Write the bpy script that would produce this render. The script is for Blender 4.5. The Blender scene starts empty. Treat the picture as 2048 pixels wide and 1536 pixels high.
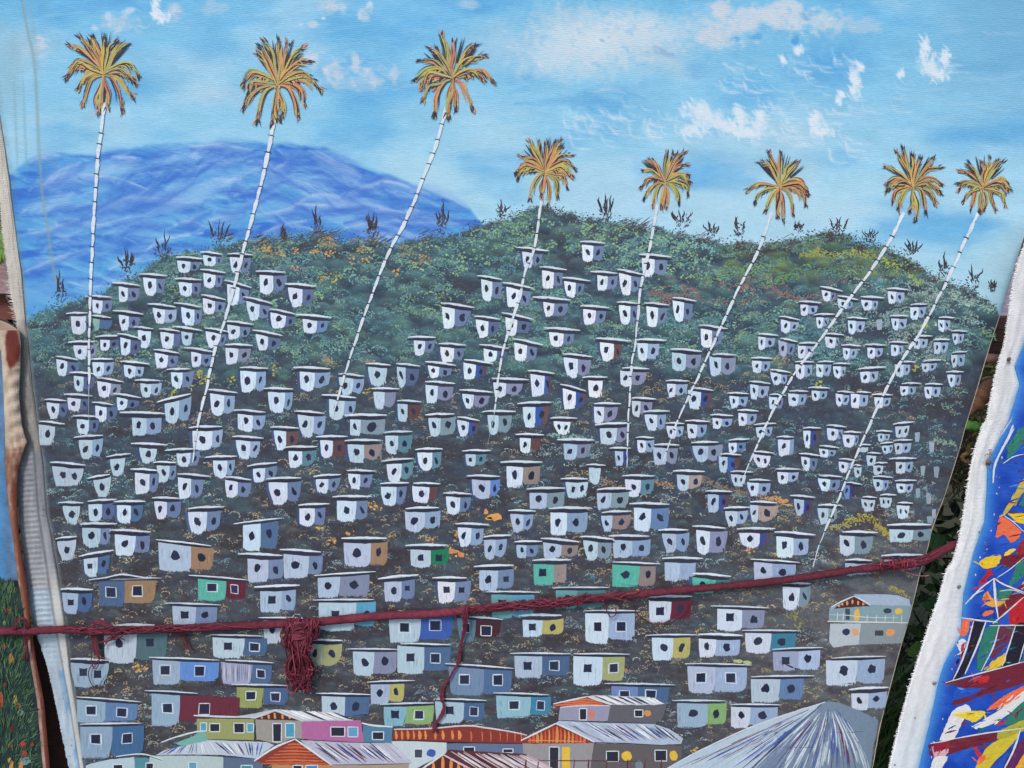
import bpy, math, random
import numpy as np
from mathutils import Matrix, Vector

S = bpy.context.scene
COL = S.collection
random.seed(7)
RNG = np.random.RandomState(11)

# ------------------------------------------------------------------ camera
F = 1700.0                                  # focal length in photo pixels (photo 2048 x 1536)
CAM = np.array([0.0, -0.85, 1.35])
_w = np.array([362.0, 4585.0, 1700.0]); _w /= np.linalg.norm(_w)      # world up in camera axes
_f = np.array([0, 0, -1.0]); _y = _f - _f.dot(_w) * _w; _y /= np.linalg.norm(_y)
_x = np.cross(_y, _w)
ROT = np.array([_x, _y, _w])                # camera -> world
cd = bpy.data.cameras.new('camera'); cam = bpy.data.objects.new('camera', cd); COL.objects.link(cam)
cd.sensor_fit = 'HORIZONTAL'; cd.sensor_width = 36.0; cd.lens = 36.0 * F / 2048.0
cd.clip_start = 0.01; cd.clip_end = 400
cam.matrix_world = Matrix.Translation(Vector(CAM)) @ Matrix(ROT.tolist()).to_4x4()
S.camera = cam

# ------------------------------------------------------------------ light
W = bpy.data.worlds.new('World'); S.world = W; W.use_nodes = True
nt = W.node_tree; nt.nodes.clear()
sky = nt.nodes.new('ShaderNodeTexSky'); sky.sky_type = 'NISHITA'; sky.sun_disc = False
SUN_EL, SUN_AZ = math.radians(48), math.radians(205)        # azimuth: sun behind the photographer, a little to the left
sky.sun_elevation = SUN_EL; sky.sun_rotation = SUN_AZ
bg = nt.nodes.new('ShaderNodeBackground'); bg.inputs[1].default_value = 0.13
wo = nt.nodes.new('ShaderNodeOutputWorld')
nt.links.new(sky.outputs[0], bg.inputs[0]); nt.links.new(bg.outputs[0], wo.inputs[0])
sl = bpy.data.lights.new('sun', 'SUN'); sl.energy = 2.0; sl.angle = math.radians(14); sl.color = (1.0, 0.95, 0.88)
sun = bpy.data.objects.new('sun', sl); COL.objects.link(sun)
sd = Vector((math.sin(SUN_AZ) * math.cos(SUN_EL), math.cos(SUN_AZ) * math.cos(SUN_EL), math.sin(SUN_EL)))
sun.rotation_euler = sd.to_track_quat('Z', 'Y').to_euler()
S.view_settings.view_transform = 'Standard'; S.view_settings.look = 'None'
S.view_settings.gamma = 1; S.view_settings.use_curve_mapping = False
S.view_settings.exposure = 0.62
GAIN = np.array([1.04, 1.0, 0.96])            # pigment gain

# ------------------------------------------------------------------ helpers
def lin(c):
    c = np.clip(np.asarray(c, float), 0, 255) / 255.0
    l = np.where(c <= 0.04045, c / 12.92, ((c + 0.055) / 1.055) ** 2.4)
    return np.clip((l * 0.99 + 0.006 * np.array([.9, .95, 1.1])) * GAIN * 0.86, 0.0, 0.92)      # veil of glare put into every colour: lifts the darks slightly

def P(px, py, off):
    """point of the plane lying `off` millimetres in front of the big canvas, seen at photo pixel px, py"""
    px = np.asarray(px, float); py = np.asarray(py, float); off = np.asarray(off, float) + 0 * px
    d = np.stack([(px - 1024) / F, -(py - 768) / F, -np.ones_like(px)], -1) @ ROT.T
    t = (-off / 1000.0 - CAM[1]) / d[..., 1]
    return CAM + d * t[..., None]

def link(name, me, parent=None, mats=()):
    o = bpy.data.objects.new(name, me); COL.objects.link(o)
    for m in mats: me.materials.append(m)
    if parent is not None:
        o.parent = parent; o.matrix_parent_inverse = parent.matrix_world.inverted()
    return o

def empty(name, loc, label, cat):
    o = bpy.data.objects.new(name, None); COL.objects.link(o); o.location = loc
    o.empty_display_size = 0.02; bpy.context.view_layer.update()
    o['label'] = label; o['category'] = cat
    return o

def tag(o, **k):
    for a, b in k.items(): o[a] = b
    return o

class MB:
    """collects painted shapes (photo pixels + millimetres of relief) or world-space geometry, one mesh"""
    def __init__(s): s.v = []; s.f = []; s.c = []; s.w = False
    def poly(s, pts, off, col):
        n = len(s.v)
        for i, p in enumerate(pts):
            s.v.append((p[0], p[1], off + (p[2] if len(p) > 2 else 0)))
            s.c.append(col[i] if isinstance(col, list) else col)
        s.f.append(tuple(range(n, n + len(pts))))
    def ribbon(s, L, R, off, col, col2=None):
        n = len(s.v); m = len(L)
        for i in range(m):
            o = off + i * 0.0015
            s.v.append((L[i][0], L[i][1], o)); s.v.append((R[i][0], R[i][1], o))
            if col2 is None: c = col
            else:
                t = i / max(1, m - 1); c = tuple(col[k] * (1 - t) + col2[k] * t for k in range(3))
            s.c += [c, c]
        for i in range(m - 1):
            a = n + 2 * i; s.f.append((a, a + 1, a + 3, a + 2))
    def build(s, name, mat, parent=None, world=False, smooth=False, flat=0.15, base=0.0):
        v = np.array(s.v, float)
        if not world: v[:, 2] = base + (v[:, 2] - base) * flat        # paint is thin
        co = v if world else P(v[:, 0], v[:, 1], v[:, 2])
        me = bpy.data.meshes.new(name); me.from_pydata(co.tolist(), [], s.f)
        a = me.color_attributes.new('Col', 'FLOAT_COLOR', 'POINT')
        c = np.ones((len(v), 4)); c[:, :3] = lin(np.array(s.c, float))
        a.data.foreach_set('color', c.ravel())
        if smooth: me.polygons.foreach_set('use_smooth', [True] * len(me.polygons))
        me.update()
        return link(name, me, parent, [mat])

def crom(pts, n=6):
    p = [np.array(q, float) for q in pts]; p = [2 * p[0] - p[1]] + p + [2 * p[-1] - p[-2]]; out = []
    for i in range(1, len(p) - 2):
        for k in range(n):
            t = k / n
            out.append(0.5 * ((2 * p[i]) + (-p[i-1] + p[i+1]) * t + (2*p[i-1] - 5*p[i] + 4*p[i+1] - p[i+2]) * t*t + (-p[i-1] + 3*p[i] - 3*p[i+1] + p[i+2]) * t**3))
    out.append(p[-2]); return np.array(out)

def stroke(mb, pts, w, off, col, taper=(0.2, 0.1), jit=0.12, n=5, col2=None, peak=0.5):
    """a single brush stroke: tapering ribbon with a slightly ragged rim"""
    c = crom(pts, n) if len(pts) > 2 else np.array([np.array(pts[0]) * (1 - t) + np.array(pts[1]) * t for t in np.linspace(0, 1, n + 2)])
    d = np.gradient(c, axis=0); l = np.hypot(d[:, 0], d[:, 1]) + 1e-6
    nx, ny = -d[:, 1] / l, d[:, 0] / l; m = len(c); L = []; R = []
    for i in range(m):
        t = i / (m - 1)
        q = taper[0] + (1 - taper[0]) * min(1, t / peak) ** 0.7 if t < peak else taper[1] + (1 - taper[1]) * ((1 - t) / (1 - peak)) ** 0.7
        a = w * 0.5 * q * (1 + random.uniform(-jit, jit)); b = w * 0.5 * q * (1 + random.uniform(-jit, jit))
        L.append((c[i][0] + nx[i] * a, c[i][1] + ny[i] * a)); R.append((c[i][0] - nx[i] * b, c[i][1] - ny[i] * b))
    mb.ribbon(L, R, off, col, col2)

def blob(mb, cx, cy, rx, ry, off, col, n=9, jit=0.22, rot=0.0):
    pts = []; ph = random.random() * 6
    for i in range(n):
        a = 2 * math.pi * i / n + ph; k = 1 + random.uniform(-jit, jit)
        x, y = math.cos(a) * rx * k, math.sin(a) * ry * k
        pts.append((cx + x * math.cos(rot) - y * math.sin(rot), cy + x * math.sin(rot) + y * math.cos(rot)))
    mb.poly(pts, off, col)

def vary(c, a):
    k = random.uniform(-a, a); return tuple(min(255, max(0, q + k + random.uniform(-a, a) * 0.35)) for q in c)

# tubes in world space (rope, sticks, stems)
def tube(mb, pts, rad, col, sides=6, col2=None, cap=True):
    pts = np.array(pts, float); m = len(pts); n = len(mb.v)
    T = np.gradient(pts, axis=0); T /= (np.linalg.norm(T, axis=1)[:, None] + 1e-9)
    u = np.cross(T[0], [0.3, 1.0, 0.2]); u /= np.linalg.norm(u)
    for i in range(m):
        u = u - T[i] * u.dot(T[i]); u /= (np.linalg.norm(u) + 1e-9); v = np.cross(T[i], u)
        r = rad[i] if hasattr(rad, '__len__') else rad
        for k in range(sides):
            a = 2 * math.pi * k / sides
            mb.v.append(tuple(pts[i] + (u * math.cos(a) + v * math.sin(a)) * r))
            mb.c.append(col if col2 is None else tuple(col[j] + (col2[j] - col[j]) * i / (m - 1) for j in range(3)))
    for i in range(m - 1):
        for k in range(sides):
            a = n + i * sides + k; b = n + i * sides + (k + 1) % sides
            mb.f.append((a, b, b + sides, a + sides))
    if cap:
        mb.f.append(tuple(n + k for k in range(sides))[::-1]); mb.f.append(tuple(n + (m - 1) * sides + k for k in range(sides)))

# value noise
_NT = {}
def vnoise(x, y, seed=0):
    if seed not in _NT: _NT[seed] = np.random.RandomState(seed).rand(257, 257)
    r = _NT[seed]
    x = np.asarray(x, float); y = np.asarray(y, float)
    xi = np.floor(x).astype(int); yi = np.floor(y).astype(int); fx = x - xi; fy = y - yi
    fx = fx * fx * (3 - 2 * fx); fy = fy * fy * (3 - 2 * fy)
    g = lambda a, b: r[a % 257, b % 257]
    return (g(xi, yi) * (1 - fx) + g(xi + 1, yi) * fx) * (1 - fy) + (g(xi, yi + 1) * (1 - fx) + g(xi + 1, yi + 1) * fx) * fy
def fbm(x, y, o=4, seed=0):
    s = 0; a = 0.5; t = 0
    for i in range(o):
        s = s + a * vnoise(x * 2 ** i, y * 2 ** i, seed + i * 7); t += a; a *= 0.5
    return s / t
def sstep(a, b, x):
    t = np.clip((x - a) / (b - a), 0, 1); return t * t * (3 - 2 * t)

# ------------------------------------------------------------------ materials
def paint_mat(name, rough=0.5, weave=1.0, ridge=0.5, streak=(1, 1, 1), var=0.12, spec=0.4):
    m = bpy.data.materials.new(name); m.use_nodes = True; t = m.node_tree; N = t.nodes; Lk = t.links
    b = N['Principled BSDF']; b.inputs['Roughness'].default_value = rough; b.inputs['Specular IOR Level'].default_value = spec
    at = N.new('ShaderNodeAttribute'); at.attribute_name = 'Col'
    tc = N.new('ShaderNodeTexCoord'); geo = N.new('ShaderNodeNewGeometry')
    mp = N.new('ShaderNodeMapping'); mp.inputs['Scale'].default_value = streak; Lk.new(geo.outputs['Position'], mp.inputs[0])
    n1 = N.new('ShaderNodeTexNoise'); n1.inputs['Scale'].default_value = 230; n1.inputs['Detail'].default_value = 5; n1.inputs['Roughness'].default_value = 0.65
    Lk.new(mp.outputs[0], n1.inputs[0])
    mr = N.new('ShaderNodeMapRange'); mr.inputs[1].default_value = 0.3; mr.inputs[2].default_value = 0.7
    mr.inputs[3].default_value = 1 - var; mr.inputs[4].default_value = 1 + var; Lk.new(n1.outputs[0], mr.inputs[0])
    vm = N.new('ShaderNodeVectorMath'); vm.operation = 'SCALE'; Lk.new(at.outputs['Color'], vm.inputs[0]); Lk.new(mr.outputs[0], vm.inputs['Scale'])
    Lk.new(vm.outputs[0], b.inputs['Base Color'])
    # canvas weave: two crossed fine waves, plus paint ridges
    w1 = N.new('ShaderNodeTexWave'); w1.bands_direction = 'X'; w1.inputs['Scale'].default_value = 190; w1.inputs['Distortion'].default_value = 1.5; w1.inputs['Detail Scale'].default_value = 3
    w2 = N.new('ShaderNodeTexWave'); w2.bands_direction = 'Z'; w2.inputs['Scale'].default_value = 190; w2.inputs['Distortion'].default_value = 1.5; w2.inputs['Detail Scale'].default_value = 3
    Lk.new(geo.outputs['Position'], w1.inputs[0]); Lk.new(geo.outputs['Position'], w2.inputs[0])
    ad = N.new('ShaderNodeMath'); ad.operation = 'ADD'; Lk.new(w1.outputs[1], ad.inputs[0]); Lk.new(w2.outputs[1], ad.inputs[1])
    b1 = N.new('ShaderNodeBump'); b1.inputs['Strength'].default_value = 0.35 * weave; b1.inputs['Distance'].default_value = 0.0003
    Lk.new(ad.outputs[0], b1.inputs['Height'])
    b2 = N.new('ShaderNodeBump'); b2.inputs['Strength'].default_value = ridge; b2.inputs['Distance'].default_value = 0.0006
    Lk.new(n1.outputs[0], b2.inputs['Height']); Lk.new(b1.outputs[0], b2.inputs['Normal']); Lk.new(b2.outputs[0], b.inputs['Normal'])
    return m
M_SKY = paint_mat('sky_paint', 0.55, .45, 0.5, (1, 1, 2.5), 0.035)
M_HILL = paint_mat('hill_paint', 0.5, .5, 0.7, (1, 1, 1), 0.12)
M_DAB = paint_mat('leaf_dab_paint', 0.45, 0.6, 0.7, (1, 1, 1), 0.2)
M_WALL = paint_mat('wall_paint', 0.45, 0.7, 0.7, (1.6, 1, 0.5), 0.07)
M_LINE = paint_mat('line_paint', 0.42, 0.5, 0.6, (1, 1, 1), 0.1)
M_GESSO = paint_mat('primed_cloth', 0.7, 1.5, 0.6, (1, 1, 1), 0.06, 0.2)
M_OIL = paint_mat('glossy_oil_paint', 0.3, 0.3, 0.8, (0.6, 1, 2), 0.1, 0.5)
M_YARN = paint_mat('yarn', 0.85, 0.0, 0.6, (1, 1, 1), 0.3, 0.15)
M_WOOD = paint_mat('weathered_wood', 0.8, 0.0, 0.9, (0.2, 1, 3), 0.35, 0.2)
M_PLANT = paint_mat('plant', 0.85, 0.0, 0.2, (1, 1, 1), 0.3, 0.08)
M_METAL = paint_mat('rusty_nail_metal', 0.4, 0.0, 0.5, (1, 1, 1), 0.2, 0.6)
# ------------------------------------------------------------------ the big canvas: sky, mountain, hillside
def tab(pts):
    ys = [p[1] for p in pts]; xs = [p[0] for p in pts]
    y0, y1 = ys[0] - 300, ys[-1] + 200
    s0 = (xs[1] - xs[0]) / (ys[1] - ys[0]); s1 = (xs[-1] - xs[-3]) / (ys[-1] - ys[-3])
    ys = [y0] + ys + [y1]; xs = [xs[0] - 300 * s0] + xs + [xs[-1] + 200 * s1]
    return lambda y: np.interp(y, ys, xs)
XL = tab([(-27, 60), (3, 250), (18, 354), (30, 450), (43, 549), (52, 650), (58, 698), (64, 766), (75, 844), (80, 883), (87, 931), (94, 1025), (104, 1077), (117, 1160), (122, 1192), (131, 1255), (140, 1342), (153, 1419), (167, 1528)])
XO = tab([(-46, 60), (-19, 250), (-4, 354), (5, 471), (12, 523), (21, 588), (33, 640), (38, 770), (34, 860), (31, 930), (35, 1000), (42, 1080), (52, 1160), (66, 1250), (94, 1331), (109, 1397), (131, 1506)])
XR = tab([(2160, 60), (2080, 360), (2042, 490), (2021, 559), (1998, 634), (1985, 673), (1973, 711), (1963, 745), (1949, 793), (1931, 850), (1919, 896), (1889, 991), (1864, 1055), (1851, 1112), (1839, 1146), (1830, 1187), (1816, 1243), (1798, 1303), (1782, 1365), (1759, 1453), (1745, 1532)])

ridgeM = [(-80, 372), (18, 350), (60, 318), (110, 308), (190, 312), (250, 300), (300, 290), (390, 285), (440, 290), (520, 285), (600, 290), (650, 297), (700, 318), (760, 346), (820, 366), (880, 388), (940, 418), (962, 445), (1010, 520), (1100, 700)]
ridgeH = [(-80, 660), (40, 648), (90, 624), (130, 606), (200, 594), (225, 574), (270, 552), (330, 514), (380, 508), (430, 500), (470, 487), (540, 478), (600, 473), (640, 467), (690, 483), (740, 478), (790, 493), (830, 484), (870, 474), (920, 472), (950, 456), (990, 444), (1040, 426), (1075, 417), (1120, 420), (1160, 436), (1210, 443), (1260, 448), (1300, 458), (1340, 466), (1400, 478), (1450, 488), (1520, 493), (1580, 482), (1620, 472), (1660, 466), (1700, 476), (1760, 491), (1800, 508), (1850, 543), (1900, 563), (1950, 583), (1985, 612), (2010, 640), (2300, 800)]
RM = lambda x: np.interp(x, [p[0] for p in ridgeM], [p[1] for p in ridgeM])
RH = lambda x: np.interp(x, [p[0] for p in ridgeH], [p[1] for p in ridgeH])

painting = empty('hillside_painting', tuple(P(900, 1700, 0)), 'big painted canvas of a hillside crowded with white huts under leaning orange palms', 'painting')

YS = np.concatenate([np.arange(-60, 660, 2.0), np.arange(660, 1640, 3.2)]); NX = 860
T = np.linspace(0, 1, NX)
GX = XL(YS)[:, None] * (1 - T) + XR(YS)[:, None] * T; GY = YS[:, None] + 0 * GX
X = GX; Y = GY
nz = lambda sx, sy, s, o=4: fbm(X / sx, Y / sy, o, s)

def mixc(C, col, a):
    a = np.clip(a, 0, 1)[..., None]; return C * (1 - a) + np.array(col, float) * a
# --- sky
g = np.interp(Y, [0, 110, 220, 330, 430, 520], [0, .18, .45, .8, .95, 1.])[..., None]
C = np.array([114, 188, 230.]) * (1 - g) + np.array([170, 216, 238.]) * g
n1 = nz(240, 90, 3); n2 = nz(60, 22, 9); n3 = nz(14, 5, 21, 3)
C = mixc(C, (72, 160, 222), sstep(.5, .8, n1) * .6)
C = mixc(C, (176, 214, 236), sstep(.5, .75, nz(200, 120, 31)) * .5)
C = C + ((n2 - .5) * 16 + (n3 - .5) * 11)[..., None]
C = mixc(C, (116, 172, 208), sstep(1750, 2050, X) * sstep(420, 0, Y) * .65)
warpx = (nz(26, 26, 41) - .5) * 60; warpy = (nz(26, 26, 47) - .5) * 50
fine = nz(9, 9, 55, 3)
def sblob(cx, cy, rx, ry, col, a, rot=0, hard=.35, wp=1.0):
    global C
    x = X - cx + warpx * wp * min(1, rx / 45); y = Y - cy + warpy * wp * min(1, ry / 30)
    r = math.radians(rot); u = x * math.cos(r) + y * math.sin(r); v = -x * math.sin(r) + y * math.cos(r)
    d = np.sqrt((u / rx) ** 2 + (v / ry) ** 2)
    C = mixc(C, col, a * sstep(1.0, hard, d + (fine - .5) * .35))
def sline(pts, w, col, a, bristle=.5, tp=True):
    global C
    c = crom(pts, 6) if len(pts) > 2 else np.array([np.array(pts[0]) * (1 - t) + np.array(pts[1]) * t for t in np.linspace(0, 1, 8)])
    m = 3 * w + 4; x0, x1 = c[:, 0].min() - m, c[:, 0].max() + m; y0, y1 = c[:, 1].min() - m, c[:, 1].max() + m
    r0, r1 = np.searchsorted(YS, [y0, y1])
    if r1 <= r0: return
    cols = np.where(((X[r0:r1] > x0) & (X[r0:r1] < x1)).any(0))[0]
    if not len(cols): return
    sl_ = (slice(r0, r1), slice(cols[0], cols[-1] + 1)); xs, ys = X[sl_], Y[sl_]
    best = np.full(xs.shape, 1e9); tt = np.zeros(xs.shape); sd_ = np.zeros(xs.shape)
    for i in range(len(c) - 1):
        a0, b0 = c[i], c[i + 1]; ab = b0 - a0; l2 = ab.dot(ab) + 1e-9
        t = np.clip(((xs - a0[0]) * ab[0] + (ys - a0[1]) * ab[1]) / l2, 0, 1)
        dx, dy = xs - a0[0] - t * ab[0], ys - a0[1] - t * ab[1]; d = np.hypot(dx, dy); k = d < best
        best = np.where(k, d, best); tt = np.where(k, (i + t) / (len(c) - 1), tt); sd_ = np.where(k, np.sign(dx * ab[1] - dy * ab[0]) * d, sd_)
    ww = w * (np.sin(np.pi * np.clip(tt, .03, .97)) ** .5 if tp else 1)
    al = np.exp(-(best / ww) ** 2 * 1.1) * a
    br = vnoise(sd_ / 1.6 + 50, tt * len(c) * .5, int(abs(pts[0][0])) % 97)
    al = al * (1 - bristle + bristle * 1.6 * br)
    al = np.clip(al, 0, 1)[..., None]; C[sl_] = C[sl_] * (1 - al) + np.array(col, float) * al
WH = (214, 228, 242); PK = (206, 212, 226); PALE = (186, 210, 228)
# broad pale and deep zones
for b in [(60, 90, 120, 60, PALE, .6, 0), (440, 190, 110, 40, PALE, .5, 0), (1000, 90, 110, 90, PALE, .5, 0), (1190, 80, 210, 105, (206, 222, 233), 1.0, 0), (1110, 120, 120, 60, (194, 216, 232), .8, 0), (1290, 60, 120, 60, (204, 220, 232), .8, 0), (1420, 60, 150, 60, (200, 216, 230), .7, 0), (1330, 120, 120, 60, (190, 210, 226), .6, 20),
          (1130, 30, 90, 40, (186, 208, 226), .5, 0), (1640, 420, 260, 60, (186, 220, 238), .5, 0), (240, 120, 120, 50, (150, 200, 232), .5, 0), (850, 340, 170, 50, (182, 222, 238), .5, 20),
          (1660, 130, 130, 80, (84, 164, 222), .8, -10), (1500, 190, 110, 60, (92, 172, 226), .7, 0), (1200, 205, 95, 26, (92, 168, 220), .85, 4), (1392, 140, 40, 26, (96, 166, 220), .5, 30), (1300, 230, 80, 30, (120, 190, 230), .5, 0),
          (690, 70, 130, 40, (94, 176, 226), .6, 0), (420, 100, 100, 40, (98, 176, 226), .6, 0), (700, 240, 120, 40, (120, 196, 232), .5, 0)]:
    sblob(*b[:5], b[5], b[6], .0, .6)
# clouds
for b in [(350, 22, 22, 22, PK, .6, 60), (240, 42, 42, 20, PK, .45, 10), (216, 30, 9, 10, WH, .6, 0), (262, 20, 16, 9, WH, .6, -10), (188, 54, 10, 8, PK, .7, 0), (80, 84, 16, 22, PK, .6, 0), (70, 100, 10, 8, PK, .4, 0),
          (430, 18, 30, 18, PK, .35, 0), (665, 12, 30, 14, PK, .55, 10), (728, 28, 15, 18, PK, .65, 0), (740, 9, 7, 7, WH, .7, 0), (627, 50, 14, 10, PK, .7, 0), (647, 38, 5, 4, WH, .7, 0), (602, 48, 4, 3, WH, .6, 0),
          (626, 118, 18, 16, PK, .65, 0), (668, 140, 32, 24, PK, .7, 10), (712, 130, 18, 26, PK, .8, 0), (745, 158, 28, 20, PK, .6, 0), (789, 142, 12, 24, PK, .6, 5), (700, 168, 90, 18, PALE, .5, 4),
          (935, 10, 30, 14, PK, .5, 0), (1440, 20, 40, 24, (214, 216, 226), .8, 10), (1500, 38, 50, 34, (212, 216, 226), .75, 0), (1430, 70, 50, 30, (204, 212, 224), .6, 0), (1570, 28, 60, 38, (210, 218, 228), .85, 0), (1640, 40, 60, 30, (206, 216, 228), .7, 10),
          (1720, 48, 60, 22, (180, 204, 226), .6, 8), (1470, 78, 14, 8, (84, 168, 222), .8, 0), (1508, 72, 22, 8, (84, 168, 222), .8, -15), (1612, 30, 16, 14, (92, 168, 218), .75, 20), (1590, 82, 12, 12, (70, 154, 216), .8, 0), (1205, 80, 9, 4, (112, 184, 226), .8, 20), (1330, 105, 28, 10, (140, 176, 212), .7, 25)]:
    sblob(*b[:5], b[5], b[6], .45, .8)
for b in [(312, 18, 9, 22, 6), (322, 34, 16, 9, 40), (1400, 222, 34, 20, 20), (1440, 246, 50, 22, 16), (1490, 262, 44, 15, 10), (1388, 262, 24, 10, 25), (1478, 228, 12, 20, -20), (1520, 240, 14, 16, -10),
          (1711, 146, 11, 22, 10), (1709, 178, 8, 15, 0), (1848, 92, 9, 24, 12), (1860, 130, 25, 22, 30), (1876, 152, 20, 9, 30), (1888, 112, 8, 18, -20), (1632, 240, 11, 16, -10), (1643, 260, 22, 12, 25), (1682, 188, 6, 3, 20), (1676, 201, 5, 4, 40), (1800, 148, 6, 3, 40), (1594, 100, 8, 8, 20), (1565, 118, 4, 8, 20), (1722, 132, 4, 4, 0)]:
    sblob(b[0], b[1], b[2], b[3], (220, 232, 244), .85, b[4], .35, .9)
    for k in range(int(8 + (b[2] + b[3]) * .45)):
        a = random.uniform(0, 6.28); q = random.random() ** .5 * 1.15; x = b[0] + math.cos(a) * b[2] * q; y = b[1] + math.sin(a) * b[3] * q; th = math.radians(b[4] + random.uniform(20, 75)); l = random.uniform(6, 22)
        sline([(x - l * .5 * math.cos(th), y - l * .5 * math.sin(th)), (x + l * .12, y + l * .1), (x + l * .6 * math.cos(th), y + l * .5 * math.sin(th))], random.uniform(1.5, 4), (222, 233, 244), random.uniform(.4, .9), .7)
for _ in range(210):                                   # dry-brush wisps
    cx, cy, rr = random.choice([(1640, 120, 70), (1590, 220, 80), (1480, 150, 60), (1760, 180, 70), (1250, 225, 70), (1180, 245, 60), (1860, 120, 40), (1400, 240, 50), (1330, 235, 60), (1640, 270, 60), (1540, 250, 60)])
    x = cx + random.uniform(-rr, rr); y = cy + random.uniform(-rr, rr) * .5; l = random.uniform(14, 60); a = math.radians(random.uniform(15, 75)); k = random.uniform(.2, .62)
    sline([(x, y), (x + l * .45 * math.cos(a) - 3, y + l * .6 * math.sin(a)), (x + l * math.cos(a * .6), y + l * .8 * math.sin(a) * .9)], random.uniform(1.4, 5.5), (208, 226, 242), k, .85)
for _ in range(170):
    x = random.uniform(0, 2040); y = random.uniform(0, 330); l = random.uniform(30, 130); s = random.uniform(-.15, .1)
    sline([(x, y), (x + l * .5, y + l * s), (x + l, y + l * s * 1.5)], random.uniform(2, 7), random.choice([(196, 218, 236), (110, 184, 228), (170, 212, 236)]), random.uniform(.08, .25), .8)
sline([(1030, 208), (1135, 200), (1180, 188), (1215, 182), (1258, 188), (1292, 200)], 13, (96, 168, 220), .45, .7)
sline([(1188, 184), (1215, 178), (1250, 186)], 5, (190, 216, 236), .5, .7)
for (cx, cy, rx, ry) in [(1570, 30, 75, 40), (1470, 40, 70, 35), (1640, 45, 60, 30), (665, 12, 35, 14), (728, 28, 16, 18), (668, 140, 34, 26), (735, 150, 50, 28), (626, 118, 20, 16), (350, 22, 22, 22), (245, 42, 44, 20), (1190, 80, 150, 60), (80, 90, 18, 22), (1440, 70, 60, 30)]:
    for k in range(int((rx + ry) * .55)):
        x = cx + random.gauss(0, rx * .5); y = cy + random.gauss(0, ry * .5); r = random.uniform(4, 13); a = random.uniform(0, 6.28)
        sline([(x + r * math.cos(a), y + r * math.sin(a) * .7), (x + r * math.cos(a + 1), y + r * math.sin(a + 1) * .7), (x + r * math.cos(a + 2.2), y + r * math.sin(a + 2.2) * .7)], random.uniform(2, 6), random.choice([(216, 220, 230), (208, 216, 228), (186, 206, 226), (120, 186, 228)]), random.uniform(.15, .5), .6)
# --- mountain
ym = RM(X) + (nz(30, 30, 61) - .5) * 8
mm = np.clip(sstep(-7, 7, Y - ym) * (.75 + .5 * fine), 0, 1) * sstep(-9, -1, Y - ym)
fl = nz(120, 16, 71, 4); fl2 = fbm((X * .94 + Y * .34) / 90, (Y * .94 - X * .34) / 11, 4, 77)
MC = np.array([94, 156, 222.]) + np.zeros(C.shape)
def mx(A, col, a): a = np.clip(a, 0, 1)[..., None]; return A * (1 - a) + np.array(col, float) * a
MC = mx(MC, (54, 110, 206), sstep(.45, .62, fl)); MC = mx(MC, (134, 184, 232), sstep(.48, .75, fl2) * .8)
MC = mx(MC, (118, 168, 226), sstep(430, 620, Y) * sstep(.3, .6, nz(70, 30, 5)) * .8)
MC = MC + ((nz(10, 4, 91, 3) - .5) * 14)[..., None]
MC = MC * np.array([.86, 1.02, 1.0])
C = C * (1 - mm[..., None]) + MC * mm[..., None]
for _ in range(230):
    x = random.uniform(-20, 940); yr = float(RM(x)); y = yr + random.uniform(4, 280) * random.random() ** .6
    if y > RH(x) + 10: continue
    l = random.uniform(60, 190); up = -.28 if x < 480 else .22; s = up + random.uniform(-.2, .2); cv = random.uniform(-22, 22)
    y2 = y + l * s
    if min(y2, y + l * .5 * s + cv) < RM(x + l) + 5 or x + l > 955: continue
    sline([(x, y), (x + l * .3, y + l * .3 * s + cv), (x + l * .65, y + l * .65 * s + cv * .5), (x + l, y2)], random.uniform(5, 20), random.choice([(36, 100, 200), (50, 116, 208), (130, 184, 232), (100, 166, 226), (156, 200, 238), (176, 208, 240)]), random.uniform(.3, .7), .85)
for p, w, a in [([(155, 348), (190, 351), (240, 358), (300, 380)], 2, .7), ([(88, 368), (115, 348), (160, 324)], 6, .7), ([(222, 313), (250, 314), (282, 316)], 3, .9), ([(60, 322), (90, 312), (120, 309)], 4, .55),
                ([(500, 432), (575, 418), (618, 394), (655, 390), (690, 395), (720, 382)], 3, .6), ([(590, 408), (650, 410), (722, 409), (765, 418), (805, 424)], 4, .8), ([(525, 466), (560, 452), (612, 440)], 2.5, .7),
                ([(420, 440), (450, 432), (485, 428)], 2, .7), ([(560, 350), (540, 344), (572, 325), (575, 312)], 3, .6), ([(700, 384), (745, 368), (775, 362), (820, 376), (860, 388)], 4, .8), ([(620, 300), (680, 330), (720, 352)], 9, .5),
                ([(380, 292), (440, 290), (505, 300)], 3, .6), ([(800, 425), (822, 422), (838, 421)], 6, .6), ([(40, 470), (85, 462), (150, 440), (158, 444)], 2.5, .5), ([(45, 545), (80, 530), (140, 505)], 3, .5),
                ([(200, 420), (260, 396), (340, 400), (400, 404)], 5, .5), ([(820, 366), (880, 386), (935, 414)], 4, .5), ([(690, 455), (730, 448), (790, 452)], 5, .5), ([(350, 450), (372, 442), (400, 446)], 3, .6)]:
    sline([(q[0] + 2, q[1] + 9) for q in p], w * 2.6 + 5, (56, 104, 202), .35, .6); sline([(q[0], q[1] + 3) for q in p], w * 1.8 + 4, (140, 178, 230), a * .6, .7); sline(p, w * 1.2, (194, 214, 240), a * .75, .8)
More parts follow.
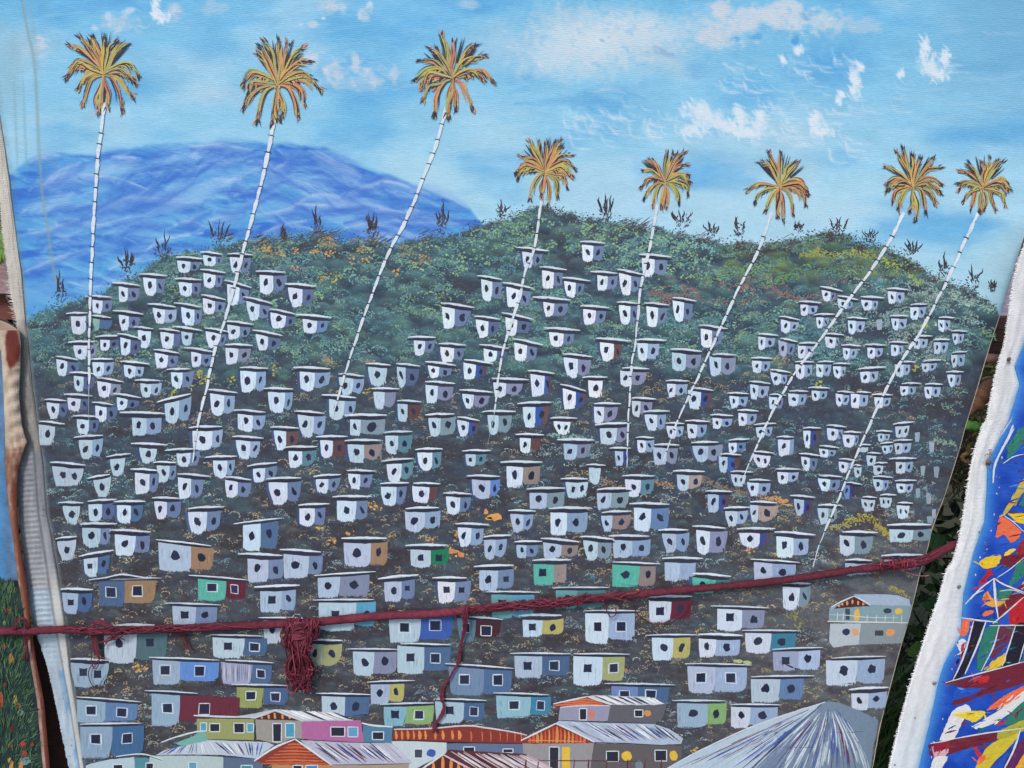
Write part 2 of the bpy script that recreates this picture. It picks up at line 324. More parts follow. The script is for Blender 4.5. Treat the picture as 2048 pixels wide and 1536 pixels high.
for _ in range(46):
    x = random.uniform(-10, 900); yr = float(RM(x)); y = yr + random.uniform(8, 250) * random.random() ** .7; l = random.uniform(40, 130); s = (-.3 if x < 480 else .2) + random.uniform(-.25, .25); cv = random.uniform(-16, 16)
    if y > RH(x) or y + l * s < RM(x + l) + 6 or y + l * .4 * s + cv < RM(x + l * .4) + 6 or x + l > 940: continue
    p = [(x, y), (x + l * .25, y + l * .3 * s + cv), (x + l * .6, y + l * .55 * s + cv * .2), (x + l, y + l * s - cv * .3)]
    sline([(q[0], q[1] + 8) for q in p], random.uniform(7, 13), (52, 106, 204), .5, .6); sline(p, random.uniform(4, 11), random.choice([(140, 184, 232), (158, 198, 236), (120, 172, 228)]), random.uniform(.3, .6), .75)
sline([(690, 446), (760, 430), (830, 436), (900, 440), (955, 448)], 10, (60, 104, 200), .5, .6)
# stains and drips on the left
dr = [(44, 0), (55, 60), (70, 140), (78, 300), (86, 400), (94, 445), (104, 520), (112, 565)]
sline(dr, 3.2, (136, 160, 164), .75, .3, False); sline([(60, 0), (68, 70), (76, 150)], 5, (140, 172, 184), .4, .4)
for x0 in (28, 46): sline([(x0, 150), (x0 + 4, 260), (x0 + 8, 350)], 3, (120, 168, 184), .5, .4)
sblob(20, 140, 60, 150, (132, 176, 196), .45, 0, .1)
sline([(112, 440), (114, 455)], 2, (180, 190, 200), .7, .3)
# --- hillside base
yh = RH(X) + (nz(22, 22, 81) - .5) * 26 + (nz(5, 5, 83, 2) - .5) * 10
mh = sstep(-4, 6, Y - yh)
HC = np.array([68, 84, 102.]) + np.zeros(C.shape)
up = sstep(820, 520, Y) * (1 - .6 * sstep(1150, 1500, X))
HC = mx(HC, (64, 92, 112), up * .8)
HC = mx(HC, (66, 66, 76), sstep(.5, .7, nz(90, 36, 101)) * .75)
HC = mx(HC, (84, 80, 84), sstep(860, 1350, Y) * .7)
HC = mx(HC, (64, 56, 60), sstep(.52, .66, nz(46, 16, 131)) * sstep(720, 900, Y) * .55)
HC = mx(HC, (80, 108, 116), sstep(.56, .7, nz(60, 20, 137)) * .5)
HC = mx(HC, (64, 68, 92), sstep(.5, .7, nz(50, 20, 107)) * .5)
HC = mx(HC, (98, 100, 104), sstep(1400, 1760, X - (Y - 1000) * -.3) * sstep(900, 1250, Y) * .65)  # greyish gloss reflection at lower right, put into the paint colour
HC = mx(HC, (64, 58, 66), sstep(900, 1050, Y) * sstep(.52, .7, nz(70, 24, 113)) * .8)
HC = mx(HC, (84, 128, 132), sstep(.6, .75, nz(40, 24, 119)) * up * .6)
HC = mx(HC, (70, 58, 60), sstep(1340, 1420, X) * sstep(34, 8, Y - yh) * sstep(2000, 1900, X) * .9)
HC = HC + ((nz(7, 4, 91, 3) - .5) * 26)[..., None]
HC = HC * (.92 + .16 * sstep(1300, 1750, X) * sstep(850, 1200, Y))[..., None]  # lower right also lightened in colour for the gloss haze
C = C * (1 - mh[..., None]) + HC * mh[..., None]
# soft clumps of bush laid in wet, lit along their upper rims
def soft(cx, cy, r, col, a, dark):
    r0, r1 = np.searchsorted(YS, [cy - r * 1.5, cy + r * 1.5])
    if r1 <= r0: return
    cs = np.where(np.abs(X[(r0 + r1) // 2] - cx) < r * 2)[0]
    if not len(cs): return
    s_ = (slice(r0, r1), slice(cs[0], cs[-1] + 1)); dx, dy = (X[s_] - cx) / (r * 1.25), (Y[s_] - cy) / (r * .95); d = np.sqrt(dx * dx + dy * dy); m_ = sstep(1.08, .8, d) * mh[s_]
    t = np.clip(.5 - dy * .62 + dx * .1, 0, 1)[..., None]; k = (a * m_)[..., None] * (.55 + .45 * fine[s_][..., None] * 1.6)
    k = np.clip(k, 0, 1); C[s_] = C[s_] * (1 - k) + (np.array(dark, float) * (1 - t ** 1.3) + np.array(col, float) * t ** 1.3) * k
for y in np.arange(430, 1535, 9.0):
    for _ in range(int(34 if y < 760 else 26)):
        x = random.uniform(45, 1995); yy_ = y + random.uniform(-6, 6)
        if yy_ < RH(x) + 2: continue
        q = float(fine[min(len(YS) - 1, np.searchsorted(YS, yy_)), 0])
        if yy_ < 760:
            c_ = random.choice([(92, 138, 134), (78, 124, 132), (108, 152, 134), (84, 126, 120), (104, 144, 150)]); a_ = random.uniform(.3, .85); r_ = random.uniform(10, 22); dk_ = (40, 54, 72)
            if yy_ < 560 and 1440 < x < 1900: c_ = random.choice([(134, 156, 96), (98, 138, 100)])
        else: c_ = random.choice([(112, 128, 128), (124, 118, 106), (92, 122, 130), (104, 114, 120), (96, 136, 140)]); a_ = random.uniform(.1, .5); r_ = random.uniform(6, 13); dk_ = (54, 56, 66)
        soft(x, yy_, r_, c_, a_, dk_)
# edge grime along the left fold
eg = X - XL(Y); C = mixc(C, (128, 138, 140), sstep(9, 0, eg) * .7 * sstep(480, 560, Y)); C = mixc(C, (90, 128, 140), sstep(16, 0, eg) * .5 * sstep(560, 480, Y) * (fine))

part_of = np.where(mh > .5, 2, np.where(mm > .5, 1, 0))
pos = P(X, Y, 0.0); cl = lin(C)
def grid_part(name, k, mat):
    q = part_of[:-1, :-1] == k; r, c = np.nonzero(q); w = NX
    a = r * w + c; quads = np.stack([a, a + w, a + w + 1, a + 1], 1)
    ids, inv = np.unique(quads, return_inverse=True)
    me = bpy.data.meshes.new(name); me.vertices.add(len(ids)); me.vertices.foreach_set('co', pos.reshape(-1, 3)[ids].ravel())
    n = len(quads); me.loops.add(n * 4); me.loops.foreach_set('vertex_index', inv.ravel().astype(np.int32))
    me.polygons.add(n); me.polygons.foreach_set('loop_start', np.arange(n, dtype=np.int32) * 4)
    me.update(calc_edges=True)
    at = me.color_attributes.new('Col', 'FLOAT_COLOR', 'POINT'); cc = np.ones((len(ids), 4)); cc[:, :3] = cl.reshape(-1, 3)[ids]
    at.data.foreach_set('color', cc.ravel()); return link(name, me, painting, [mat])
grid_part('painted_sky', 0, M_SKY); grid_part('painted_mountain', 1, M_SKY); grid_part('painted_hillside', 2, M_HILL)

# the cloth itself: a thin slab behind the paint, its cut right edge showing
mb = MB(); yy = np.linspace(-60, 1637, 60); n = len(yy)
for y in yy:
    for x, o in ((XL(y) - 2, -.15), (XR(y) + 1.3, -.15), (XR(y) + 1.3, -2.6), (XL(y) - 2, -2.6)):
        mb.v.append((float(x), float(y), o)); mb.c.append(vary((196, 190, 178), 10))
for i in range(n - 1):
    for k in range(4):
        a = i * 4 + k; b = i * 4 + (k + 1) % 4; mb.f.append((a, b, b + 4, a + 4))
mb.f.append((0, 1, 2, 3)); mb.f.append(tuple((n - 1) * 4 + k for k in (3, 2, 1, 0)))
mb.build('canvas', M_GESSO, painting, flat=1)

# left turned-over margin, ribbed by the stretching of the cloth
def margin(name, parent, xo, xi, y0, y1, off, ribs, cfun, nx=26, dy=1.6, lift=0.0):
    ys = np.arange(y0, y1, dy); mb = MB()
    for j, y in enumerate(ys):
        a, b = float(xo(y)), float(xi(y))
        for i in range(nx + 1):
            t = i / nx; x = a + (b - a) * t + (random.uniform(-1.2, 1.2) if i == 0 else 0)
            z = off + 1.6 * math.sin(math.pi * min(1, t * 1.05)) ** .6 + ribs(t, y) + (lift * (1 - t))
            mb.v.append((x, float(y), z)); mb.c.append(cfun(t, y, x))
    m = len(ys)
    for j in range(m - 1):
        for i in range(nx):
            a = j * (nx + 1) + i; mb.f.append((a, a + nx + 1, a + nx + 2, a + 1))
    # underside
    nb = len(mb.v)
    for j, y in enumerate(ys):
        for i in (0, nx):
            v = mb.v[j * (nx + 1) + i]; mb.v.append((v[0], v[1], off - 2.2)); mb.c.append((150, 145, 140))
    for j in range(m - 1):
        mb.f.append((j * (nx + 1), nb + 2 * j, nb + 2 * j + 2, (j + 1) * (nx + 1)))
        mb.f.append((j * (nx + 1) + nx, (j + 1) * (nx + 1) + nx, nb + 2 * j + 3, nb + 2 * j + 1))
        mb.f.append((nb + 2 * j, nb + 2 * j + 1, nb + 2 * j + 3, nb + 2 * j + 2))
    o = mb.build(name, M_GESSO, parent, smooth=True, flat=1); return o
nzs = lambda x, y, s: float(fbm(np.array([x]), np.array([y]), 3, s)[0])
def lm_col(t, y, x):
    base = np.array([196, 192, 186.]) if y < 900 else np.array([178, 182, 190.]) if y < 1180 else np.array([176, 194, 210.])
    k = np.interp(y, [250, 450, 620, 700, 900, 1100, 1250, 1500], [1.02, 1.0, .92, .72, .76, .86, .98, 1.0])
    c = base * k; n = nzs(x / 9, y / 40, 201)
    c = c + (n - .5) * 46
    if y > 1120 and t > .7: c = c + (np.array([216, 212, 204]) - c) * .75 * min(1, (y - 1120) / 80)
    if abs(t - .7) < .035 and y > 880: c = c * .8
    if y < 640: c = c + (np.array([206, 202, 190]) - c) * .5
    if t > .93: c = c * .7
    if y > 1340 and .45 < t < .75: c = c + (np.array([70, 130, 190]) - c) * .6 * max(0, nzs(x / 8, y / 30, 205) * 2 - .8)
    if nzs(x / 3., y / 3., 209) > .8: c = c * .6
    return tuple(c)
def lm_rib(t, y):
    k = np.interp(y, [560, 880, 960, 1250, 1330], [0, .15, 1, 1, .15]) * (1 if .1 < t < .62 else .15)
    return .33 * k * math.sin(y / 5.2 * math.pi + t * 2.2) + (nzs(t * 4, y / 60, 33) - .5) * 1.2
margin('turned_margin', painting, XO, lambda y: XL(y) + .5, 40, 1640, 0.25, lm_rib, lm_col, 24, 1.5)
mb = MB()                                              # frayed threads on its outer rim
for y in list(np.arange(300, 660, 3.2)) + list(np.arange(660, 900, 6)):
    x = float(XO(y)); L = random.uniform(3, 9) * (1.6 if 560 < y < 650 else .5)
    a = P(np.array([x + 3, x - L * .5, x - L]), np.array([y, y + random.uniform(-2, 1), y - random.uniform(0, 5)]), np.array([.8, .8, 1.5 + random.random() * 2]))
    tube(mb, a, [.00035, .0003, .00012], vary((214, 212, 206), 16), 4)
mb.build('frayed_thread', M_GESSO, painting, world=True)['kind'] = 'stuff'
# ------------------------------------------------------------------ leaf dabs on the hillside
def inside(x, y, m=4): return XL(y) + m < x < XR(y) - m
def dab(mb, x, y, r, col, o):
    n = 5; ph = random.random() * 6; a = random.uniform(.6, 1.0)
    mb.poly([(x + math.cos(ph + k * 1.2566) * r * random.uniform(.6, 1.2), y + math.sin(ph + k * 1.2566) * r * a * random.uniform(.6, 1.2)) for k in range(n)], o, col)
GREEN = [(106, 152, 140), (86, 136, 144), (124, 166, 146), (78, 122, 134), (96, 142, 136)]
LIME = [(132, 170, 134), (120, 160, 122), (142, 178, 140)]
TEAL = [(88, 142, 152), (104, 158, 160), (76, 126, 142), (128, 170, 170)]
OCHRE = [(160, 146, 112), (146, 138, 114), (178, 154, 112), (132, 132, 120), (152, 148, 128)]
ORNG = [(196, 140, 96), (186, 132, 100), (204, 158, 96)]
GREY = [(140, 156, 160), (120, 136, 144), (152, 168, 166)]
mb = MB(); nd = 0
n_a = lambda x, y, s: float(vnoise(np.array([x]), np.array([y]), s)[0])
def palette(x, y):
    r = random.random(); q = n_a(x / 60, y / 40, 301)
    if y < 560 and 1440 < x < 1900: return random.choice([(118, 144, 100), (100, 136, 100), (90, 130, 110)]) if r < .6 else random.choice(GREEN)
    if 1300 < x < 1700 and 560 < y < 620 and r < .4: return random.choice([(150, 112, 100), (132, 104, 100)])
    if 500 < x < 900 and 480 < y < 570 and q > .7 and r < .6: return random.choice([(176, 150, 92), (156, 152, 96), (172, 132, 96)])
    if x > 1600 and y < 760: return random.choice([(150, 172, 164), (122, 152, 152)]) if q > .45 else random.choice(TEAL)
    if y < 720: return random.choice(GREEN + (LIME if q > .6 else []) + (TEAL if q < .45 else []))
    if y < 860: return random.choice(GREEN[:3] + GREY + TEAL[:2]) if q > .42 else random.choice(OCHRE)
    if x > 1300 and y < 1000: return random.choice(GREY + TEAL[:2]) if q > .4 else random.choice(GREY)
    if (q > .5 or x < 420) and y < 1010: return random.choice(TEAL + GREY)
    if q > .62: return random.choice(GREY + TEAL[2:3])
    if y > 1040 and x > 1300: return random.choice([(150, 142, 100), (138, 130, 104), (170, 160, 110), (126, 120, 108)])
    return random.choice(OCHRE + ([(176, 132, 92)] if q > .5 else []) + (GREY if q < .3 else []))
for _ in range(9500):
    x = random.uniform(50, 1995); y = random.uniform(415, 1535)
    y = y if random.random() < .72 else random.uniform(450, 740)
    if y < RH(x) + 6 or not inside(x, y, 10): continue
    if n_a(x / 34, y / 16, 305) < (.26 if y > 740 else .38): continue
    base = palette(x, y); rr = random.uniform(7, 16) if y < 730 else random.uniform(5, 11); cnt = int(rr * random.uniform(1.3, 2.4))
    bright = random.uniform(.68, 1.08) + (.14 if y > 900 else 0); o = random.uniform(.05, .25); lean = random.gauss(-90, 14); arcs = random.choice([(.55, 1), (.4, .7, 1), (1,), (.5, .75, 1)])
    for k in range(cnt):
        a = math.radians(lean + random.gauss(0, 48)); ar = random.choice(arcs); d = rr * ar * random.uniform(.9, 1.08)
        px, py = x + math.cos(a) * d * 1.15, y + math.sin(a) * d * .85
        if py < RH(px) - 4 or not inside(px, py, 3): continue
        f = bright * (.62 + .42 * ar) * random.uniform(.8, 1.12); bgc = (68, 80, 94); c = tuple(bgc[i] + (base[i] * 1.06 - bgc[i]) * min(1.15, f) for i in range(3))
        dab(mb, px, py, random.uniform(.8, 1.8) if y > 730 else random.uniform(.9, 2.3), vary(c, 9), o + random.random() * .06)
for _ in range(23000):                                  # fine speckle everywhere between the clumps
    x = random.uniform(50, 1995); y = random.uniform(430, 1535)
    if y < RH(x) + 6 or not inside(x, y, 5) or n_a(x / 20, y / 12, 309) < .36: continue
    dab(mb, x, y, random.uniform(.5, 1.15), vary(palette(x, y) if random.random() < .6 else random.choice([(60, 54, 62), (150, 158, 158), (128, 136, 130), (112, 122, 124), (146, 140, 118)]), 12), random.uniform(.02, .3))
# dark dabs and bushy rim along the ridge
for x in np.arange(60, 1995, 2.0):
    y0 = float(RH(x)); dk = (70, 62, 66) if x > 900 else (62, 84, 96)
    for k in range(6):
        dab(mb, x + random.uniform(-3, 3), y0 + random.gauss(3, 7), random.uniform(.8, 2.2), vary(dk if random.random() < .7 else random.choice(GREEN), 12), random.uniform(.05, .3))
# a few big solid dabs: bright leaf tips, ochre blotches
for _ in range(230):
    x = random.uniform(900, 1420); y = float(RH(x)) + random.uniform(8, 80)
    if random.random() < .5: continue
    for k in range(6): dab(mb, x + random.gauss(0, 5), y + random.gauss(0, 3.5), random.uniform(1.6, 3.2), vary(random.choice(LIME), 10), random.uniform(.3, .36))
for (x, y) in [(535, 500), (562, 505), (592, 500), (630, 505), (660, 507), (735, 520), (705, 520), (790, 545), (672, 560), (590, 535), (548, 740), (465, 760), (735, 780), (400, 745), (410, 760), (380, 770), (350, 785), (1850, 652), (1640, 765), (1830, 735),
               (905, 1022), (915, 1070), (740, 1010), (760, 1015), (640, 1050), (900, 1100), (915, 1106), (860, 1080), (700, 1068), (665, 1082), (290, 1335), (275, 1340), (1400, 1380), (1420, 1510), (1390, 1500), (1450, 1360), (1480, 1470), (1500, 1100)]:
    col = (206, 160, 90) if y > 800 or x < 800 and y < 560 else (176, 172, 84)
    for k in range(9): dab(mb, x + random.gauss(0, 5), y + random.gauss(0, 4), random.uniform(1.5, 3.6), vary(col, 14), random.uniform(.3, .38))
for (x, y, rx, ry, c) in [(990, 1034, 13, 7, (222, 162, 92)), (978, 1037, 8, 3, (222, 162, 92)), (972, 1024, 5, 6, (214, 160, 96)), (905, 1103, 9, 5, (204, 140, 92)), (923, 1109, 8, 5, (206, 140, 96)), (1475, 1322, 9, 4, (176, 190, 130)), (1495, 1325, 8, 4, (176, 190, 130)), (1720, 1255, 6, 5, (200, 190, 100))]:
    blob(mb, x, y, rx, ry, .4, c, 11, .3)
# mustard hedge lower right, gold clumps
for (x0, y0, x1, y1, w, c) in [(1690, 1045, 1740, 1032, 9, (170, 160, 72)), (1740, 1036, 1776, 1070, 8, (168, 158, 74)), (1660, 1056, 1700, 1050, 6, (158, 150, 76)), (1385, 955, 1560, 1010, 9, (132, 120, 104)), (1300, 960, 1350, 972, 6, (160, 134, 104)), (1515, 992, 1575, 1000, 5, (196, 150, 96)), (1750, 1050, 1785, 1072, 7, (166, 156, 80)),
                             (1210, 965, 1260, 985, 9, (150, 130, 108)), (1100, 870, 1180, 878, 6, (130, 170, 160)), (1580, 1215, 1600, 1250, 12, (140, 140, 84)), (1780, 1175, 1815, 1190, 7, (160, 150, 80)), (1550, 1000, 1580, 1010, 6, (212, 160, 96)), (1470, 545, 1560, 530, 13, (110, 150, 104)), (1400, 570, 1470, 545, 12, (112, 148, 110)), (1520, 570, 1600, 545, 12, (104, 146, 96)),
                             (1620, 505, 1750, 510, 9, (150, 158, 84)), (1760, 515, 1800, 535, 9, (150, 172, 88)), (1810, 545, 1845, 570, 9, (146, 170, 90)), (1600, 510, 1640, 505, 8, (140, 150, 84)), (1900, 590, 1985, 618, 11, (160, 184, 172)), (1960, 660, 1990, 672, 7, (120, 160, 124)), (1870, 650, 1900, 655, 7, (160, 190, 170)),
                             (1300, 588, 1400, 592, 6, (128, 110, 104)), (1540, 576, 1600, 600, 6, (134, 108, 104)), (1290, 475, 1370, 490, 8, (110, 160, 160)), (1370, 480, 1430, 500, 8, (120, 176, 178)), (1870, 880, 1915, 892, 7, (136, 162, 150)), (800, 615, 900, 640, 9, (110, 150, 128))]:
    for k in range(int(math.hypot(x1 - x0, y1 - y0) * 1.6)):
        t = random.random(); dab(mb, x0 + (x1 - x0) * t + random.gauss(0, w * .4), y0 + (y1 - y0) * t - math.sin(t * 12) * 2 + random.gauss(0, w * .45), random.uniform(1.1, 2.7), vary(c, 16), random.uniform(.28, .4))
fo = mb.build('painted_foliage', M_DAB, painting); fo['kind'] = 'stuff'

# loose dry-brush shoots on the ridge
mb = MB()
for (x, y, n) in [(445, 480, 16), (520, 480, 26), (560, 475, 20), (625, 470, 26), (660, 465, 18), (750, 480, 20), (1250, 447, 26), (1280, 452, 26), (840, 470, 12), (1400, 478, 14), (1560, 486, 14)]:
    for k in range(n):
        a = math.radians(random.uniform(-40, -15)); l = random.uniform(10, 26); px, py = x + random.gauss(0, 14), y + random.gauss(4, 6)
        stroke(mb, [(px, py), (px + l * math.cos(a), py + l * math.sin(a))], random.uniform(.8, 2.2), random.uniform(.3, .4), vary(random.choice([(74, 76, 86), (70, 64, 66), (96, 112, 120), (86, 72, 70)]), 12))
mb.build('brushed_shoots', M_LINE, painting)['kind'] = 'stuff'

# bare little trees on the skyline
BARE = [(120, 598, 62, 46), (256, 545, 58, 44), (325, 515, 64, 54), (436, 488, 66, 58), (567, 482, 38, 20), (634, 464, 58, 34), (745, 474, 62, 42), (884, 462, 66, 44), (1003, 434, 44, 34), (1212, 438, 58, 44), (1366, 452, 46, 56), (1424, 470, 30, 44), (1478, 470, 50, 36), (1597, 462, 24, 30), (1676, 468, 46, 46), (1742, 484, 36, 40), (1824, 508, 34, 44), (1888, 548, 46, 34), (1948, 574, 52, 44), (1984, 582, 30, 24)]
for (x, y, h, w) in BARE:
    mb = MB(); dk = (58, 50, 62)
    n = random.randint(3, 6)
    for k in range(n):
        t = (k + .5) / n * 2 - 1 + random.uniform(-.25, .25); tx = x + t * w * .42 + random.uniform(-4, 4); ty = y - h * (1.05 - .35 * abs(t)) * random.uniform(.7, 1)
        bx = x + t * w * .22; by = y - h * .22
        stroke(mb, [(bx, by), (bx + (tx - bx) * .3 + random.uniform(-3, 3), by + (ty - by) * .35), (bx + (tx - bx) * .75 + random.uniform(-3, 3), by + (ty - by) * .7), (tx, ty)], random.uniform(2.4, 4.6), .42 + k * .02, vary(dk, 6), (.5, .04), .35, 5, peak=.45)
    for k in range(int(20 + h * .4)):
        r = random.random() ** .6; a = random.uniform(0, 6.28); px, py = x + math.cos(a) * r * w * .3, y - h * .16 + math.sin(a) * r * h * .3
        stroke(mb, [(px, py), (px + random.uniform(-5, 5), py - random.uniform(1, 7))], random.uniform(1.2, 3.2), .5 + k * .004, vary(random.choice([dk, (72, 60, 66), (80, 92, 104), (58, 56, 76)]), 10))
    mb.build('painted_bare_tree', M_LINE, painting)

# ------------------------------------------------------------------ the huts
FC = dict(w=(214, 228, 247), W=(228, 238, 250), p=(164, 190, 216), t=(98, 190, 176), c=(192, 198, 176), s=(84, 106, 146), y=(166, 170, 108), e=(192, 213, 230), l=(172, 178, 208), b=(118, 144, 200), C=(150, 196, 214), v=(120, 146, 182), d=(92, 128, 150), g=(150, 184, 180), q=(112, 172, 178), u=(184, 200, 226))
SC = dict(b=(112, 132, 168), l=(134, 142, 172), k=(90, 108, 146), r=(100, 74, 76), B=(58, 92, 168), T=(92, 134, 152), m=(146, 134, 132), o=(158, 130, 104), Y=(176, 172, 106), G=(36, 128, 96), c=(92, 160, 190), S=(78, 106, 146), M=(104, 42, 62), g=(126, 150, 164), s=(136, 162, 196), w=(168, 188, 222), U=(64, 128, 160), e=(132, 170, 114), z=(62, 104, 146), a=(96, 136, 204), O=(166, 172, 128), D=(72, 44, 52), t=(72, 128, 132), u=(170, 184, 210), d=(88, 116, 124), n=(104, 134, 178), x=(154, 176, 208), P=(172, 156, 152), V=(60, 76, 140))
